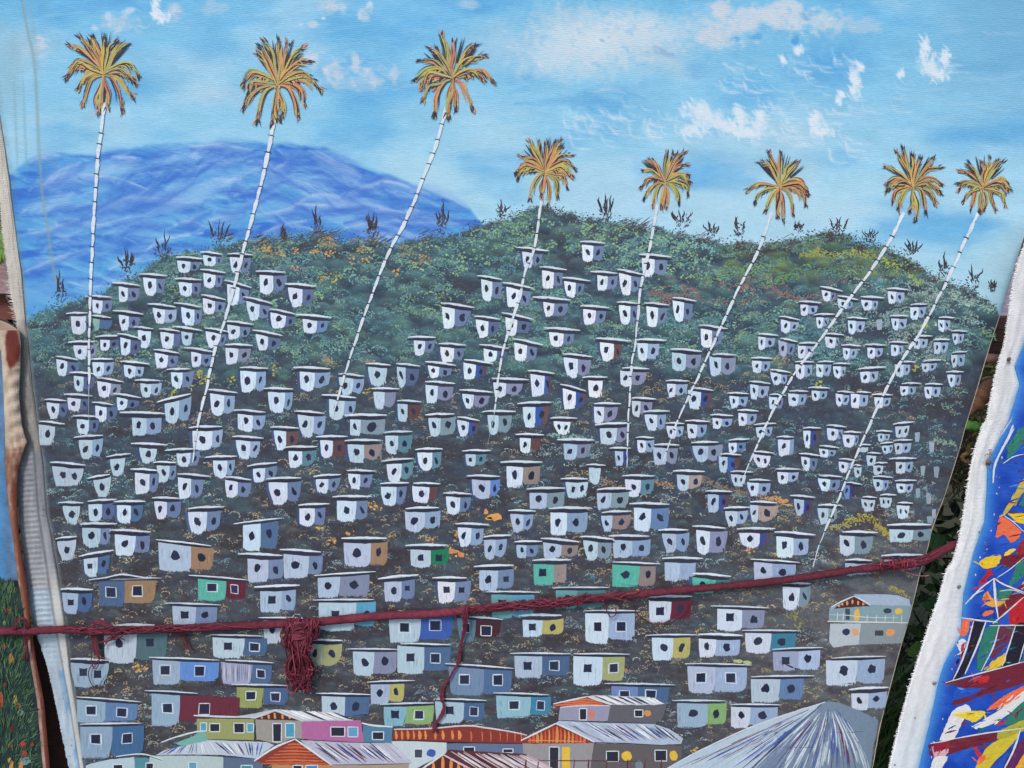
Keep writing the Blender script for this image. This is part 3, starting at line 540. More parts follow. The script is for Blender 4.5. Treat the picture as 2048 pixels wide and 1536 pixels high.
HUTS = """
@0,384,5.12
1800,672,2090,690,1815,1950,2050,830,wb;1425,845,1712,862,1465,1600,1690,1065,wb;1150,932,1430,960,1215,1310,1430,1130,wb;1790,892,2070,905,1830,1965,2060,1070,wb;870,1072,1150,1082,945,1050,1150,1245,wb
675,1250,900,1242,725,880,900,1460,wk;930,1268,1140,1292,950,1020,1150,1420,gS,n;1155,1220,1470,1255,1215,1320,1430,1420,wb;1510,1150,1800,1182,1565,1690,1810,1350,wx;1780,1140,2060,1182,1855,1990,2070,1370,wb
@50,600,5.12
1110,280,1315,300,1155,1290,1290,495,w.;1370,300,1590,325,1385,1525,1590,500,wk,1;1510,275,1815,318,1600,1715,1715,470,e.;1840,292,2090,330,1850,1990,2060,490,wb;715,382,1000,370,770,870,970,520,wk
945,348,1185,397,975,1080,1190,570,wk;440,438,720,430,495,640,740,610,wl;315,580,545,617,320,435,560,780,wk;665,612,905,610,690,810,910,790,ws;975,632,1275,660,1010,1135,1220,800,wx;1315,512,1580,548,1330,1465,1570,700,wb
1635,492,1940,537,1700,1805,1930,690,wb;1450,717,1690,710,1495,1615,1730,910,wb;455,747,720,760,500,600,720,940,wk;735,802,1010,842,740,880,980,1000,wl;1120,827,1385,830,1180,1290,1400,1000,ex;400,970,690,987,435,570,650,1140,wk
200,1022,425,1037,220,350,440,1220,wk;685,1052,905,1077,720,835,950,1250,wk;905,962,1190,1007,940,1050,1170,1130,wk;1350,1052,1700,965,1430,1580,1705,1270,es;1860,922,2175,955,1895,2040,2150,1190,ws;970,1157,1440,1170,1095,1245,1400,1390,es
490,1192,760,1200,530,660,760,1380,wk;145,1247,410,1275,140,310,310,1490,e.;500,1412,800,1390,550,690,800,1633,es;1675,1312,2020,1300,1715,1920,2025,1540,wx;1085,1475,1460,1490,1170,1350,1350,1675,e.
@400,384,5.12
0,617,230,642,30,160,230,760,wb;280,638,545,648,305,425,520,840,wb;570,817,880,827,610,750,890,1050,wb;0,797,265,832,35,160,230,985,wb;250,907,530,985,280,405,500,1160,wb;870,945,1190,970,900,1050,1170,1180,wk;10,1057,265,1107,30,155,260,1255,wb
440,1077,745,1147,475,610,720,1320,wb;710,1202,980,1255,720,880,980,1400,wk;985,1262,1350,1290,1050,1200,1310,1450,wn;250,1327,550,1360,280,410,520,1510,wb
@450,600,5.12
280,312,590,370,315,440,570,520,wk;0,462,285,470,5,135,265,660,wl;150,697,445,705,155,320,420,950,ws;700,697,1080,710,765,920,1080,935,ws;1160,762,1430,785,1165,1315,1425,980,es;1450,657,1700,672,1465,1660,1660,885,e.;1750,657,2000,682,1760,1850,1990,900,ek
395,912,700,917,440,615,695,1160,ws;990,977,1345,1007,1065,1225,1340,1230,es;1500,912,1790,915,1520,1635,1750,1120,el,n;1760,1037,2010,1047,1765,1870,2005,1250,er;85,1132,415,1155,130,285,415,1350,ws;710,1142,1015,1165,745,910,1030,1410,es;1225,1187,1660,1185,1280,1390,1640,1390,eg
1620,1362,1920,1352,1640,1775,1920,1580,eT;460,1307,760,1317,500,625,760,1540,wr;75,1402,395,1420,110,260,360,1630,wx;930,1407,1255,1402,975,1105,1240,1620,wr;1225,1447,1600,1442,1255,1425,1610,1670,em;590,1517,950,1507,650,790,940,1720,wT
@800,384,5.12
1190,572,1530,610,1250,1360,1460,780,wb;1845,512,2100,527,1865,1980,2090,715,Wb;1430,772,1710,802,1455,1575,1670,990,Wb;790,862,1045,900,830,945,1050,1120,Wb;1050,932,1370,992,1090,1230,1340,1180,Wb;1660,882,1950,915,1680,1800,1890,1080,Wb;1950,820,2230,837,2020,2125,2230,1010,Wb
1355,1082,1750,1112,1465,1580,1720,1280,Wb;415,1142,765,1190,430,560,725,1400,Wb;760,1277,1030,1307,775,905,1010,1495,Wk;1040,1242,1370,1310,1080,1200,1340,1475,Wk;1850,1167,2150,1192,1875,2005,2110,1360,Wb
@850,600,5.12
1215,292,1590,317,1270,1420,1530,480,Wb
@1200,384,5.12
400,642,730,670,430,560,690,870,Wb;175,797,440,850,195,320,420,1060,Wb;170,1132,390,1145,195,310,400,1360,Wb;450,1142,710,1162,475,595,690,1385,Wb;740,1087,990,1122,745,860,950,1330,Wb
@1250,600,5.12
755,262,1055,300,775,890,1000,490,Wb;1580,172,1790,207,1595,1690,1780,340,wx
@1600,384,5.12
205,972,440,1020,220,315,370,1120,wb;-15,1125,220,1140,5,85,180,1270,wx;385,1067,600,1110,385,490,540,1200,ws;620,1077,870,1090,625,740,800,1215,wx;890,992,1110,1005,900,985,1070,1145,wx;1130,1160,1310,1152,1130,1215,1290,1310,wx;145,1262,360,1255,165,240,300,1395,ws
485,1292,690,1302,490,570,665,1460,wx;920,1272,1110,1275,935,1010,1095,1420,wx;1420,1290,1590,1290,1415,1480,1540,1430,wx;1545,1427,1720,1430,1560,1620,1680,1560,ex
@850,600,5.12
-175,387,110,387,-115,0,100,570,wb;140,452,420,467,155,300,400,640,Wb;555,462,860,502,600,740,840,640,Wk;900,402,1215,467,915,1045,1150,630,Wb;1750,397,2120,427,1790,1935,2020,630,Wr;0,637,320,675,30,145,275,800,Wb;400,617,700,657,395,520,630,815,WBr
1410,557,1715,587,1420,1565,1700,800,wl;0,842,310,860,5,130,290,1060,wl;350,927,700,950,380,500,660,1115,wl;685,812,1065,822,700,830,1000,1000,wl;1050,727,1330,757,1080,1225,1290,990,wBr;1610,797,1870,795,1670,1820,1820,1000,W.;1385,867,1650,937,1410,1545,1650,1120,WBr
1730,1067,2010,1067,1730,1835,1975,1270,wl;945,1067,1300,1052,1000,1130,1270,1310,wBr;0,1182,305,1172,35,160,320,1400,eg;330,1202,560,1240,330,450,550,1400,wBr;590,1147,930,1147,640,755,890,1380,eg;1280,1215,1560,1215,1315,1490,1490,1380,W.,2;1740,1285,2110,1265,1790,1965,2090,1480,el
925,1382,1220,1387,970,1085,1190,1570,Wr,1;1350,1437,1735,1440,1420,1560,1700,1640,ul
@1250,600,5.12
115,412,425,417,125,235,350,625,wx;465,507,790,532,480,625,780,730,el;895,562,1140,567,865,985,1135,780,el;1365,352,1570,367,1365,1440,1540,510,wx;1590,397,1770,432,1570,1660,1740,580,lb;1780,447,2000,445,1770,1850,1940,600,wx;1290,597,1510,602,1300,1400,1490,750,ws
-30,702,250,710,-50,65,220,890,wl;1490,717,1700,747,1490,1600,1660,870,ws;1740,637,1940,640,1745,1840,1920,810,wx;415,832,660,835,430,520,640,1000,wx;680,907,910,930,645,780,890,1120,wVr;1270,837,1490,860,1280,1365,1475,1020,wx;1045,957,1270,965,1070,1165,1260,1110,ws
1480,972,1650,980,1475,1560,1620,1120,wb;1680,937,1880,940,1670,1780,1860,1090,ws;70,1007,320,1020,70,160,280,1200,el;190,1147,460,1142,200,330,420,1340,ws;870,1182,1110,1190,895,990,1100,1320,ws;1150,1132,1370,1142,1160,1250,1350,1290,ws;415,1267,610,1270,425,530,600,1420,wx
615,1242,870,1250,635,740,840,1420,ws;1320,1282,1550,1267,1340,1440,1510,1410,ws;110,1412,300,1415,125,215,300,1565,ws;1820,1317,2010,1315,1825,1900,1990,1520,wVr;1550,1407,1730,1407,1565,1690,1730,1600,ws,1;1060,1442,1280,1427,1060,1145,1240,1570,wn;680,1467,960,1460,690,850,1000,1660,ul;300,1487,560,1490,290,430,540,1690,ul
@1600,600,5.12
245,352,450,360,255,370,400,495,ws;420,467,630,475,440,510,590,610,wx;660,462,885,467,690,770,850,600,wx;910,437,1110,440,930,1010,1060,575,wx;1180,377,1360,372,1165,1230,1310,500,ex;1370,412,1535,410,1370,1440,1520,555,ex;1560,545,1715,532,1545,1610,1690,690,es;180,640,350,635,165,240,320,790,wx
340,657,525,657,340,420,470,800,wx;595,712,885,690,615,715,800,850,wx;1020,642,1180,637,970,1060,1130,790,ex;1255,632,1445,615,1245,1320,1400,740,ex;1495,742,1680,740,1510,1590,1650,890,ws;1040,862,1245,857,1025,1110,1190,980,ws;1280,867,1465,867,1275,1350,1440,1010,wx
85,902,310,907,120,200,280,1030,ws;380,942,560,952,365,435,510,1090,wx;580,947,730,952,520,610,700,1110,wx;735,972,950,977,760,850,930,1110,wx;270,1287,480,1305,275,390,440,1440,ws;445,1357,630,1360,435,560,600,1510,ws;780,1347,945,1350,795,860,920,1450,ex;950,1277,1175,1252,975,1120,1120,1410,e.,2
@1600,850,5.12
200,217,405,237,195,290,370,335,ws;600,212,730,205,600,700,700,280,e.,n;820,197,960,180,835,910,950,295,ex;955,167,1155,157,965,1050,1140,300,ex;-10,297,220,320,10,100,180,470,wb;400,352,580,367,395,490,550,490,ws;690,292,830,295,680,780,780,420,e.;545,418,632,418,550,630,630,540,e.
760,397,900,390,750,855,855,510,e.;910,352,1195,345,980,1080,1160,500,es;200,522,440,537,185,310,410,680,wb;745,532,955,540,745,850,910,680,es;970,577,1200,572,985,1080,1160,700,wx;460,592,635,612,440,510,560,760,bVD;640,742,790,747,625,770,770,890,e.,2;820,722,990,720,815,940,940,850,e.,2
1000,802,1160,805,990,1120,1120,960,w.,2;185,827,430,827,180,290,380,1020,eg;890,1032,1350,1027,915,1160,1345,1200,eg;430,1102,800,1107,405,560,750,1340,eg;460,1387,740,1392,460,590,740,1545,ew,;830,1345,1260,1335,850,1240,1240,1480,l.,n
@50,850,5.12
830,332,1085,297,870,1025,1025,525,e.;1430,267,1760,247,1550,1695,1790,430,wb;1310,387,1550,390,1350,1480,1550,590,eb;255,387,620,417,280,600,600,630,e.,2;640,552,870,510,700,880,880,740,e.;1080,457,1370,472,1125,1275,1370,710,wb;1560,507,1900,532,1565,1700,1830,760,wb
1845,337,2170,325,1925,2070,2150,545,ws;340,802,600,802,385,565,565,1020,e.;640,787,940,767,650,790,930,990,wk;910,792,1235,787,940,1085,1210,1010,wS;1300,752,1595,757,1325,1455,1600,965,wb;1670,862,2040,842,1670,1865,2005,1120,wb;560,1022,945,1017,585,775,880,1260,eb;865,1082,1290,1102,920,1135,1280,1340,wb
310,1172,535,1147,330,525,525,1390,e.;550,1352,910,1287,600,745,870,1560,wS;1340,1177,1910,1242,1365,1700,1930,1500,uo
@450,850,5.12
225,427,535,390,285,410,535,590,wb;0,537,270,567,0,130,270,745,wb;425,557,780,547,445,640,780,820,wb;905,532,1190,512,930,1060,1180,700,wb;1250,472,1540,477,1260,1385,1510,660,wb;1600,377,1930,347,1655,1810,1930,590,wT;1590,607,1885,597,1595,1755,1860,830,wb
750,827,1070,812,760,920,1030,1040,wb;1100,742,1500,737,1145,1345,1460,990,wb;85,1017,585,957,185,365,545,1290,wS;1190,1167,1660,1167,1215,1495,1665,1450,uo;130,1327,590,1342,230,445,600,1610,ub;560,1282,985,1307,600,860,1000,1570,ub
@850,850,5.12
-100,257,180,247,-80,75,170,470,WT;-120,602,160,607,-130,45,130,800,wr,1;-200,862,145,852,-205,0,160,1100,us;-200,1242,225,1237,-150,60,245,1460,eG;380,272,680,267,415,520,630,420,eT;1650,412,1850,417,1680,1800,1800,610,e.,n;770,387,1205,387,835,1005,1180,640,wm;1890,242,2110,242,1945,2030,2090,420,uV
425,527,770,532,480,670,770,760,ua;185,702,480,712,215,360,470,920,wb;1390,557,1670,557,1440,1670,1670,750,e.,2;1040,662,1440,652,1070,1250,1430,860,ug;1760,667,2110,652,1760,1910,2090,865,ug;850,882,1135,887,875,1010,1110,1100,us;1265,862,1705,857,1285,1455,1665,1130,ws;1810,902,2120,887,1805,1920,2110,1095,um
310,1017,655,1027,335,475,600,1250,ws;600,1152,885,1132,605,725,840,1380,us;915,1202,1200,1197,935,1040,1160,1365,ub;1185,1167,1580,1202,1210,1400,1570,1370,um;1590,1147,1940,1177,1620,1770,1910,1390,eg;1880,1142,2298,1145,1925,2125,2310,1360,us;500,1457,910,1442,555,750,910,1700,ub
1100,1392,1500,1387,1110,1320,1450,1640,tm,1
@1250,850,5.12
-30,527,300,527,0,165,300,740,wT;490,477,820,482,530,655,790,680,eP;975,302,1195,312,960,1050,1180,490,eBr;1080,482,1310,487,1085,1240,1240,630,e.,2;1320,277,1530,292,1310,1490,1490,440,w.,2;1540,457,1790,457,1560,1670,1780,605,wx;1270,567,1490,572,1250,1370,1490,730,ws;820,682,1100,687,845,960,1070,900,uVr
1690,727,1950,747,1730,1835,1920,930,uVr;45,812,455,817,90,270,450,1090,wn;1010,857,1280,847,1025,1150,1260,1040,ex;1280,792,1560,802,1280,1365,1570,1000,eP;340,1082,650,1080,380,525,660,1310,us;690,1042,1030,1062,730,870,1050,1330,wl;1145,1072,1540,1067,1170,1380,1480,1260,wVr,1
1530,1102,1950,1132,1550,1725,1880,1360,Wx;380,1372,800,1372,405,565,725,1600,ux,n;-130,1407,365,1427,-130,150,315,1660,tm;1285,1377,1790,1412,1320,1510,1750,1600,ux
@50,1100,5.12
650,310,1400,292,755,1020,1340,580,so,f;360,407,700,412,380,545,690,660,uS;1675,262,2290,312,1770,2060,2260,520,tM,F;1430,547,2005,567,1510,1750,1970,780,ub;900,780,1330,775,810,1145,1460,1160,ed;465,1122,840,1137,470,860,860,1410,p.,2;1270,1102,1990,1132,1305,1590,1990,1380,pa,f
1890,872,2450,887,1920,2250,2480,1110,eS,g
@450,1100,5.12
300,387,765,367,360,580,725,640,us;910,267,1545,225,950,1180,1480,490,ul;1565,302,1985,260,1630,1810,1945,530,ub;905,517,1530,512,960,1345,1545,830,ec;340,697,860,705,395,580,580,960,e.;1620,645,2250,625,1680,2010,2335,950,eB,f;860,932,1205,932,850,1000,1200,1210,cO
1260,1017,1770,1022,1310,1530,1760,1290,el;1800,962,2313,975,1765,2040,2310,1270,eS,g;0,1132,500,1160,-40,280,480,1380,lS,h;65,1382,650,1392,120,395,650,1620,yS,f;1450,1357,1945,1340,1490,1690,1835,1582,uY;930,1472,1500,1485,990,1230,1480,1740,eS
@850,1100,5.12
75,292,430,292,130,310,470,545,Wb;625,432,1180,437,680,900,1120,700,qc;1300,392,1890,387,1340,1560,1840,600,qt;450,690,800,715,330,520,780,940,dD,f;960,680,1400,675,1000,1205,1420,890,wY;1630,627,2200,627,1640,1880,2150,960,wx,f;870,1062,1490,1067,915,1200,1480,1310,uS,g;1520,1067,2100,1072,1520,1820,2045,1390,wO,g
205,1167,910,1217,245,605,890,1490,vS,f;700,1467,1270,1487,730,1085,1290,1720,CU,f;1840,1370,2560,1385,1910,2180,2500,1590,bS,f
@1250,1100,5.12
690,247,1085,277,690,930,1080,450,tt;250,490,690,480,245,475,680,740,wM;880,577,1480,597,945,1200,1430,830,wl;215,877,740,872,275,495,670,1130,wY;750,872,1210,882,755,935,1180,1100,wx;1200,827,1800,832,1230,1500,1750,1060,wU;1510,1022,2030,1002,1515,1780,2000,1240,lw;610,1167,1300,1182,640,930,1250,1470,ux,f
1290,1302,1940,1292,1290,1590,1830,1560,en;1600,350,1900,350,1615,1790,1900,620,wg
@1600,1100,5.12
320,1112,880,1092,265,590,870,1390,wx;500,1437,910,1412,525,700,890,1640,wx
@100,1320,7.11
375,530,1300,602,385,790,1250,900,pn,f;430,920,1300,905,430,890,1340,1400,pz,f;1345,440,2100,480,1445,1850,2700,940,pM,F
@700,1300,6.4
385,702,1080,682,430,725,1075,980,Ce,g;1095,632,1750,652,1090,1460,1720,940,eS,g
@1340,1300,6.4
30,652,720,657,90,480,725,990,pe;780,702,1415,707,780,1030,1380,1000,wx
"""
huts = []; ox = oy = 0; sc = 1
for ln in HUTS.strip().splitlines():
    if ln[0] == '@': ox, oy, sc = [float(q) for q in ln[1:].split(',')]; continue
    for e in ln.split(';'):
        q = e.split(','); v = [float(t) / sc for t in q[:8]]
        huts.append([ox + v[0], oy + v[1], ox + v[2], oy + v[3], ox + v[4], ox + v[5], ox + v[6], oy + v[7], q[8], q[9] if len(q) > 9 else ''])
huts.sort(key=lambda h: h[1] + h[7])
levels = []
for h in huts:
    bx = (min(h[0], h[4]) - 4, h[1] - 5, max(h[2], h[6]) + 4, h[7] + 5); lv = 0
    for b, l in levels:
        if b[0] < bx[2] and bx[0] < b[2] and b[1] < bx[3] and bx[1] < b[3]: lv = max(lv, l + 1)
    levels.append((bx, lv))
print('HUTS', len(huts), 'max level', max(l for _, l in levels))
area = sorted(range(len(huts)), key=lambda i: -(huts[i][2] - huts[i][0]) * (huts[i][7] - huts[i][1]))
BIG = set(area[:92])
rest = MB()

def shape(x0, x1, yt0, yt1, yb, left_in, right_in, rag, big=False):
    """a painted wall: straight under the roof, leaning in and ragged at the foot"""
    w = x1 - x0; h = yb - max(yt0, yt1); e = .35; pts = [(x0, yt0), (x1, yt1)]; top = .93 if big else .84
    for t in (.2, .4, .6, .75, .88, 1): pts.append((x1 - right_in * w * t ** 2.4 - (.07 * w if t > .95 else 0) + random.uniform(-e, e), yt1 + (yb - yt1) * t * top))
    n = max(6, int(w / 1.15)); L = x0 + left_in * w; R = x1 - right_in * w; u0 = random.uniform(.25, .7); amp = h * (random.uniform(.05, .14) if big else random.uniform(.08, .24)); ph = random.random() * 9
    for i in range(1, n):
        u = 1 - i / n; y = yb - amp * (abs(u - u0) / max(u0, 1 - u0)) ** (4.0 if big else 1.8) + math.sin(u * 9 + ph) * rag * .5 + random.uniform(-rag, rag * .8) * (1.4 if i % 2 else .4)
        pts.append((L + (R - L) * u, y))
    for t in (1, .88, .75, .6, .4, .2): pts.append((x0 + left_in * w * t ** 2.0 + random.uniform(-e, e), yt0 + (yb - yt0) * t * top))
    return pts
def window(mb, cx, cy, rx, ry, o, framed, sq):
    dk = vary((40, 46, 72), 7)
    if framed:
        fw = max(1.0, rx * .17); q = lambda a, b: (cx + a * rx * 1.18 + random.uniform(-.6, .6), cy + b * ry * 1.12 + random.uniform(-.6, .6))
        q = lambda a, b: (cx + a * rx * 1.18 + random.uniform(-1.3, 1.3), cy + b * ry * 1.12 + random.uniform(-1.3, 1.3)); c = [q(-1, -1), q(1, -1), q(1, 1), q(-1, 1)]
        mb.poly([(cx - rx * .98, cy - ry * .95), (cx + rx, cy - ry), (cx + rx * .95, cy + ry), (cx - rx, cy + ry * .93)], o, dk)
        for i in range(4):
            a, b = c[i], c[(i + 1) % 4]; stroke(mb, [a, b], fw * random.uniform(.8, 1.9), o + .02 + i * .006, vary((206, 218, 230), 10), (.8, .6), .2, 2)
    elif sq:
        mb.poly([(cx - rx + random.uniform(-.8, .8), cy - ry + random.uniform(-.8, .8)), (cx + random.uniform(-.5, .5), cy - ry * .86), (cx + rx + random.uniform(-.8, .8), cy - ry), (cx + rx * .9, cy), (cx + rx, cy + ry + random.uniform(-.8, .8)), (cx, cy + ry * .93), (cx - rx + random.uniform(-.8, .8), cy + ry)], o, dk)
    else:
        blob(mb, cx, cy, rx, ry, o, dk, random.choice([8, 10, 12]), .24, random.uniform(-.5, .5))

for i, h in enumerate(huts):
    rx0, ry0, rx1, ry1, w0, wm, w1, yb, cc, fl = h
    big = i in BIG; O = .55 + levels[i][1] * .13; A = MB() if big else rest; Rf = MB() if big else rest; Sd = MB() if big else rest; Wn = MB() if big else rest
    L = rx1 - rx0; ky = lambda x: ry0 + (ry1 - ry0) * (x - rx0) / L; th = 2.6 + L * .05
    if 'f' in fl or L > 95: th = 4.2
    f = FC[cc[0]]; fade = np.interp(yb, [560, 800, 1100, 1536], [1.0, .99, .97, .92]) * (np.interp(w0, [60, 240], [.93, 1]))
    f = tuple(q * fade for q in f); s = SC.get(cc[1]) if cc[1] != '.' else None
    hgt = yb - ky(wm); yt = lambda x: ky(x) + th * .75
    # cool halo of ground paint left of and below the hut
    lg = L > 78; f = tuple(min(255, q * random.uniform(.95, 1.02)) for q in [f[0]]) + f[1:]; li = random.uniform(.0, .06) if lg else random.choice([random.uniform(.03, .12), random.uniform(.1, .3)])
    if random.random() < .4 and cc[0] not in 'lyp' and not lg:
        A.poly(shape(w0 - .13 * (wm - w0) - 1, wm, yt(w0), yt(wm), yb + 1, li, .2, 1.2), O - .04, vary((66, 84, 124), 9))
    if s is not None:
        sc2 = vary(s, 6)
        if len(cc) > 2:                                  # blue side with a rusty end
            xm = wm + (w1 - wm) * .55
            Sd.poly(shape(xm - 1, w1, yt(xm), yt(w1), yb - hgt * .12, 0, .3, 1), O - .02, vary(SC[cc[2]], 6)); Sd.poly(shape(wm - 1, xm, yt(wm), yt(xm), yb - hgt * .08, 0, .1, 1), O - .01, sc2)
        else: Sd.poly(shape(wm - 2.5, w1, yt(wm), yt(w1), yb - hgt * random.uniform(.04, .16), 0.0, .06 if lg else random.uniform(.1, .25), 1.1, lg), O - .01, sc2)
        for k in range(int((w1 - wm) / 3)):
            x = random.uniform(wm + 1, w1 - 2); y = random.uniform(yt(x) + hgt * .1, yb - hgt * .4); q_ = random.choice([1.06, .93, .96]); stroke(Sd, [(x, y), (x + random.uniform(-1, 1), y + hgt * random.uniform(.15, .35))], random.uniform(1, 3), O - .004 + k * .0005, vary(tuple(q * q_ for q in sc2), 3), (.4, .3), .3, 3)
    A.poly(shape(w0, wm, yt(w0), yt(wm), yb, li, random.uniform(.0, .12) if s is not None else .18, 1.0 if yb < 1000 else 1.5, lg), O, vary(f, 5))
    for k in range(int(3 + (wm - w0) / 4)):               # bristle marks at the foot and through the wall
        x = random.uniform(w0 + (li + .04) * (wm - w0), wm - .1 * (wm - w0)); q_ = random.choice([1.06, .94, .88]); y = random.uniform(yt(x) + hgt * .08, yb - hgt * .35); l = hgt * random.uniform(.18, .4)
        stroke(A, [(x, y), (x + random.uniform(-1, 1), min(y + l, yb + .5))], random.uniform(1, 2.6), O + .012 + k * .0015, vary(tuple(q * q_ for q in f), 3), (.4, .3), .25, 3)
    for k in range(int((wm - w0) / 2.2)):
        x = random.uniform(w0 + (li + .02) * (wm - w0), wm - 2); ue = abs((x - w0) / (wm - w0) - .52) * 2; yo = hgt * (.13 * ue ** 3.5 if lg else .2 * ue ** 2); stroke(A, [(x, yb - yo - hgt * .13), (x + random.uniform(-1, 1), yb - yo + random.uniform(-1, 2.0))], random.uniform(.9, 1.7), O + .03 + k * .001, vary(f, 7), (.8, .1), .3, 2, peak=.3)
    for k in range(int((w1 - w0) / 2.6)):
        x = random.uniform(w0 + li * (wm - w0), max(wm, w1) - 1); yy_ = yb + 2.5 - (hgt * .08 if x > wm else 0); stroke(A, [(x, yy_ + 1), (x + random.uniform(-1.5, 1.5), yy_ - random.uniform(2, 6))], random.uniform(.8, 1.6), O + .045 + k * .001, vary(random.choice([(70, 80, 98), (78, 76, 84), (104, 112, 112), (64, 74, 100)]), 8), (.8, .05), .3, 2, peak=.25)
    # windows
    if s is None: wins = [(w0 + (wm - w0) * .5, 0)] if '2' not in fl else [(w0 + (wm - w0) * .33, 0), (w0 + (wm - w0) * .72, 0)]
    else: wins = [((w0 + wm) / 2, 0), ((wm + w1) / 2 - (w1 - wm) * .04, 1)]
    if 'n' in fl: wins = []
    if '1' in fl: wins = wins[:1]
    if 'h' in fl: wins = wins[1:]
    WL = []
    for wx, sd_ in wins:
        ww = (w1 - wm) if sd_ else (wm - w0)
        if '2' in fl: ww *= .55
        r1 = max(1.7, min(9, ww * .165)); r2 = max(2.9, min(9, hgt * .175)); sq = yb > 1130 and (fl or random.random() < .2)
        if yb < 1060: r2 = max(r2, r1 * 1.25)
        if sq and 'f' not in fl.lower(): r1 = min(r1 * 1.1, 8); r2 = min(r2, r1 * 1.05)
        fr = 'f' in fl or 'F' in fl or ('g' in fl and sd_) or 'h' in fl
        Wq = MB() if big else rest; WL.append(Wq)
        window(Wq, wx + random.uniform(-.06, .06) * ww, yt(wx) + hgt * random.uniform(.36, .44), r1, r2, O + .05, fr, sq)
    # roof: dark underside, then a loaded white stroke above it
    def roofc(dy): return [(rx0, ry0 + dy), (rx0 + L * .35, ky(rx0 + L * .35) + dy - (1.4 if L < 90 else .8)), (rx0 + L * .7, ky(rx0 + L * .7) + dy - .6), (rx1, ry1 + dy)]
    if 'f' in fl and cc == 'so': roofc = lambda dy: [(rx0, ry0 + dy), (rx0 + L * .25, ry0 - 5 + dy), (rx0 + L * .46, ry0 - 11 + dy), (rx0 + L * .75, ry0 - 5 + dy), (rx1, ry1 + dy)]
    stroke(Rf, [(p[0] + random.uniform(-2.5, 1.5), p[1]) for p in roofc(th * .72)], th * 1.45, O + .06, vary((46, 50, 68), 6), (.25, .2), .1, 4)
    stroke(Rf, roofc(-th * .2), th * .78, O + .075, vary((210, 224, 238), 8), (.35, .25), .2, 5)
    for k in range(3):
        a = random.uniform(.05, .6); stroke(Rf, [(rx0 + L * a, ky(rx0 + L * a) - th * .1 + random.uniform(-.6, .9)), (rx0 + L * (a + .3), ky(rx0 + L * (a + .3)) - th * .1 + random.uniform(-.6, .9))], .9, O + .082 + k * .001, random.choice([(228, 238, 246), (150, 166, 188), (96, 108, 130)]), n=2)
    if 'h' in fl:
        for k in range(16):
            x = w0 + (wm - w0) * (k + .5) / 16; stroke(A, [(x, yt(x) + 2), (x + random.uniform(-2, 2), yb - 4)], random.uniform(1, 2.4), O + .02 + k * .001, random.choice([(214, 216, 226), (120, 128, 156), (196, 196, 210), (88, 96, 128)]))
    if big:
        p = A.build('painted_house', M_WALL, painting)
        if Sd.f: Sd.build('side_wall', M_WALL, p)
        Rf.build('roof', M_LINE, p)
        for q in WL: q.build('window', M_LINE, p)
# ghost huts: window-less white smudges near the right edge
for (x, y, rx, ry) in [(1759, 650, 10, 13), (1863, 895, 8, 13), (1846, 942, 8, 12), (1873, 945, 9, 14), (1836, 987, 8, 12), (1857, 998, 8, 14), (1868, 1028, 7, 11), (1835, 875, 9, 12), (1861, 1040, 12, 9)]:
    rest.poly(shape(x - rx * .6, x + rx * .5, y - ry * .8, y - ry * .9, y + ry * .8, .1, .1, 1.2), 2.3 + x * 1e-4, vary((150, 168, 188), 10))
    for k in range(5): stroke(rest, [(x + random.uniform(-5, 5), y + ry * .7), (x + random.uniform(-4, 6), y - ry * .7)], 1.6, 2.32 + k * .004, vary((160, 178, 196), 22), (.6, .3), .5)
for (x, y) in [(1843, 946), (1837, 986)]: blob(rest, x, y, 2.4, 3.4, 2.36, (44, 50, 74), 7)
r = rest.build('distant_painted_house', M_WALL, painting); r['kind'] = 'stuff'
TOPL = .55 + .13 * (max(l for _, l in levels) + 1)
# ------------------------------------------------------------------ the larger houses along the foot of the canvas
def sec(ox, oy, s): return lambda *a: [(ox + a[i] / s, oy + a[i + 1] / s) for i in range(0, len(a), 2)]
V_, W_, X_, Y_, T_, U_, Z_ = sec(380, 1300, 6.4), sec(700, 1300, 6.4), sec(1020, 1300, 6.4), sec(1340, 1300, 6.4), sec(1600, 1100, 5.12), sec(100, 1320, 7.11), sec(1600, 1300, 6.4)
def rough(pts, a=.5, step=7):
    out = []
    for i in range(len(pts)):
        p, q = pts[i], pts[(i + 1) % len(pts)]; n = max(1, int(math.hypot(q[0] - p[0], q[1] - p[1]) / step))
        for k in range(n): t = k / n; out.append((p[0] + (q[0] - p[0]) * t + random.uniform(-a, a), p[1] + (q[1] - p[1]) * t + random.uniform(-a, a)))
    return out
def lines(mb, a0, a1, b0, b1, n, o, cols, w=(1, 2.6), short=.15, wob=1.5):
    """n strokes running from the edge a0-a1 to the edge b0-b1"""
    for k in range(n):
        t = (k + random.uniform(.2, .8)) / n; p = (a0[0] + (a1[0] - a0[0]) * t, a0[1] + (a1[1] - a0[1]) * t); q = (b0[0] + (b1[0] - b0[0]) * t, b0[1] + (b1[1] - b0[1]) * t)
        s, e = random.uniform(0, short), 1 - random.uniform(0, short); f = lambda u: (p[0] + (q[0] - p[0]) * u + random.uniform(-wob, wob) * .4, p[1] + (q[1] - p[1]) * u + random.uniform(-wob, wob) * .4)
        stroke(mb, [f(s), f((s + e) / 2), f(e)], random.uniform(*w), o + k * .0025, vary(random.choice(cols), 10), (.4, .2), .3, 3)
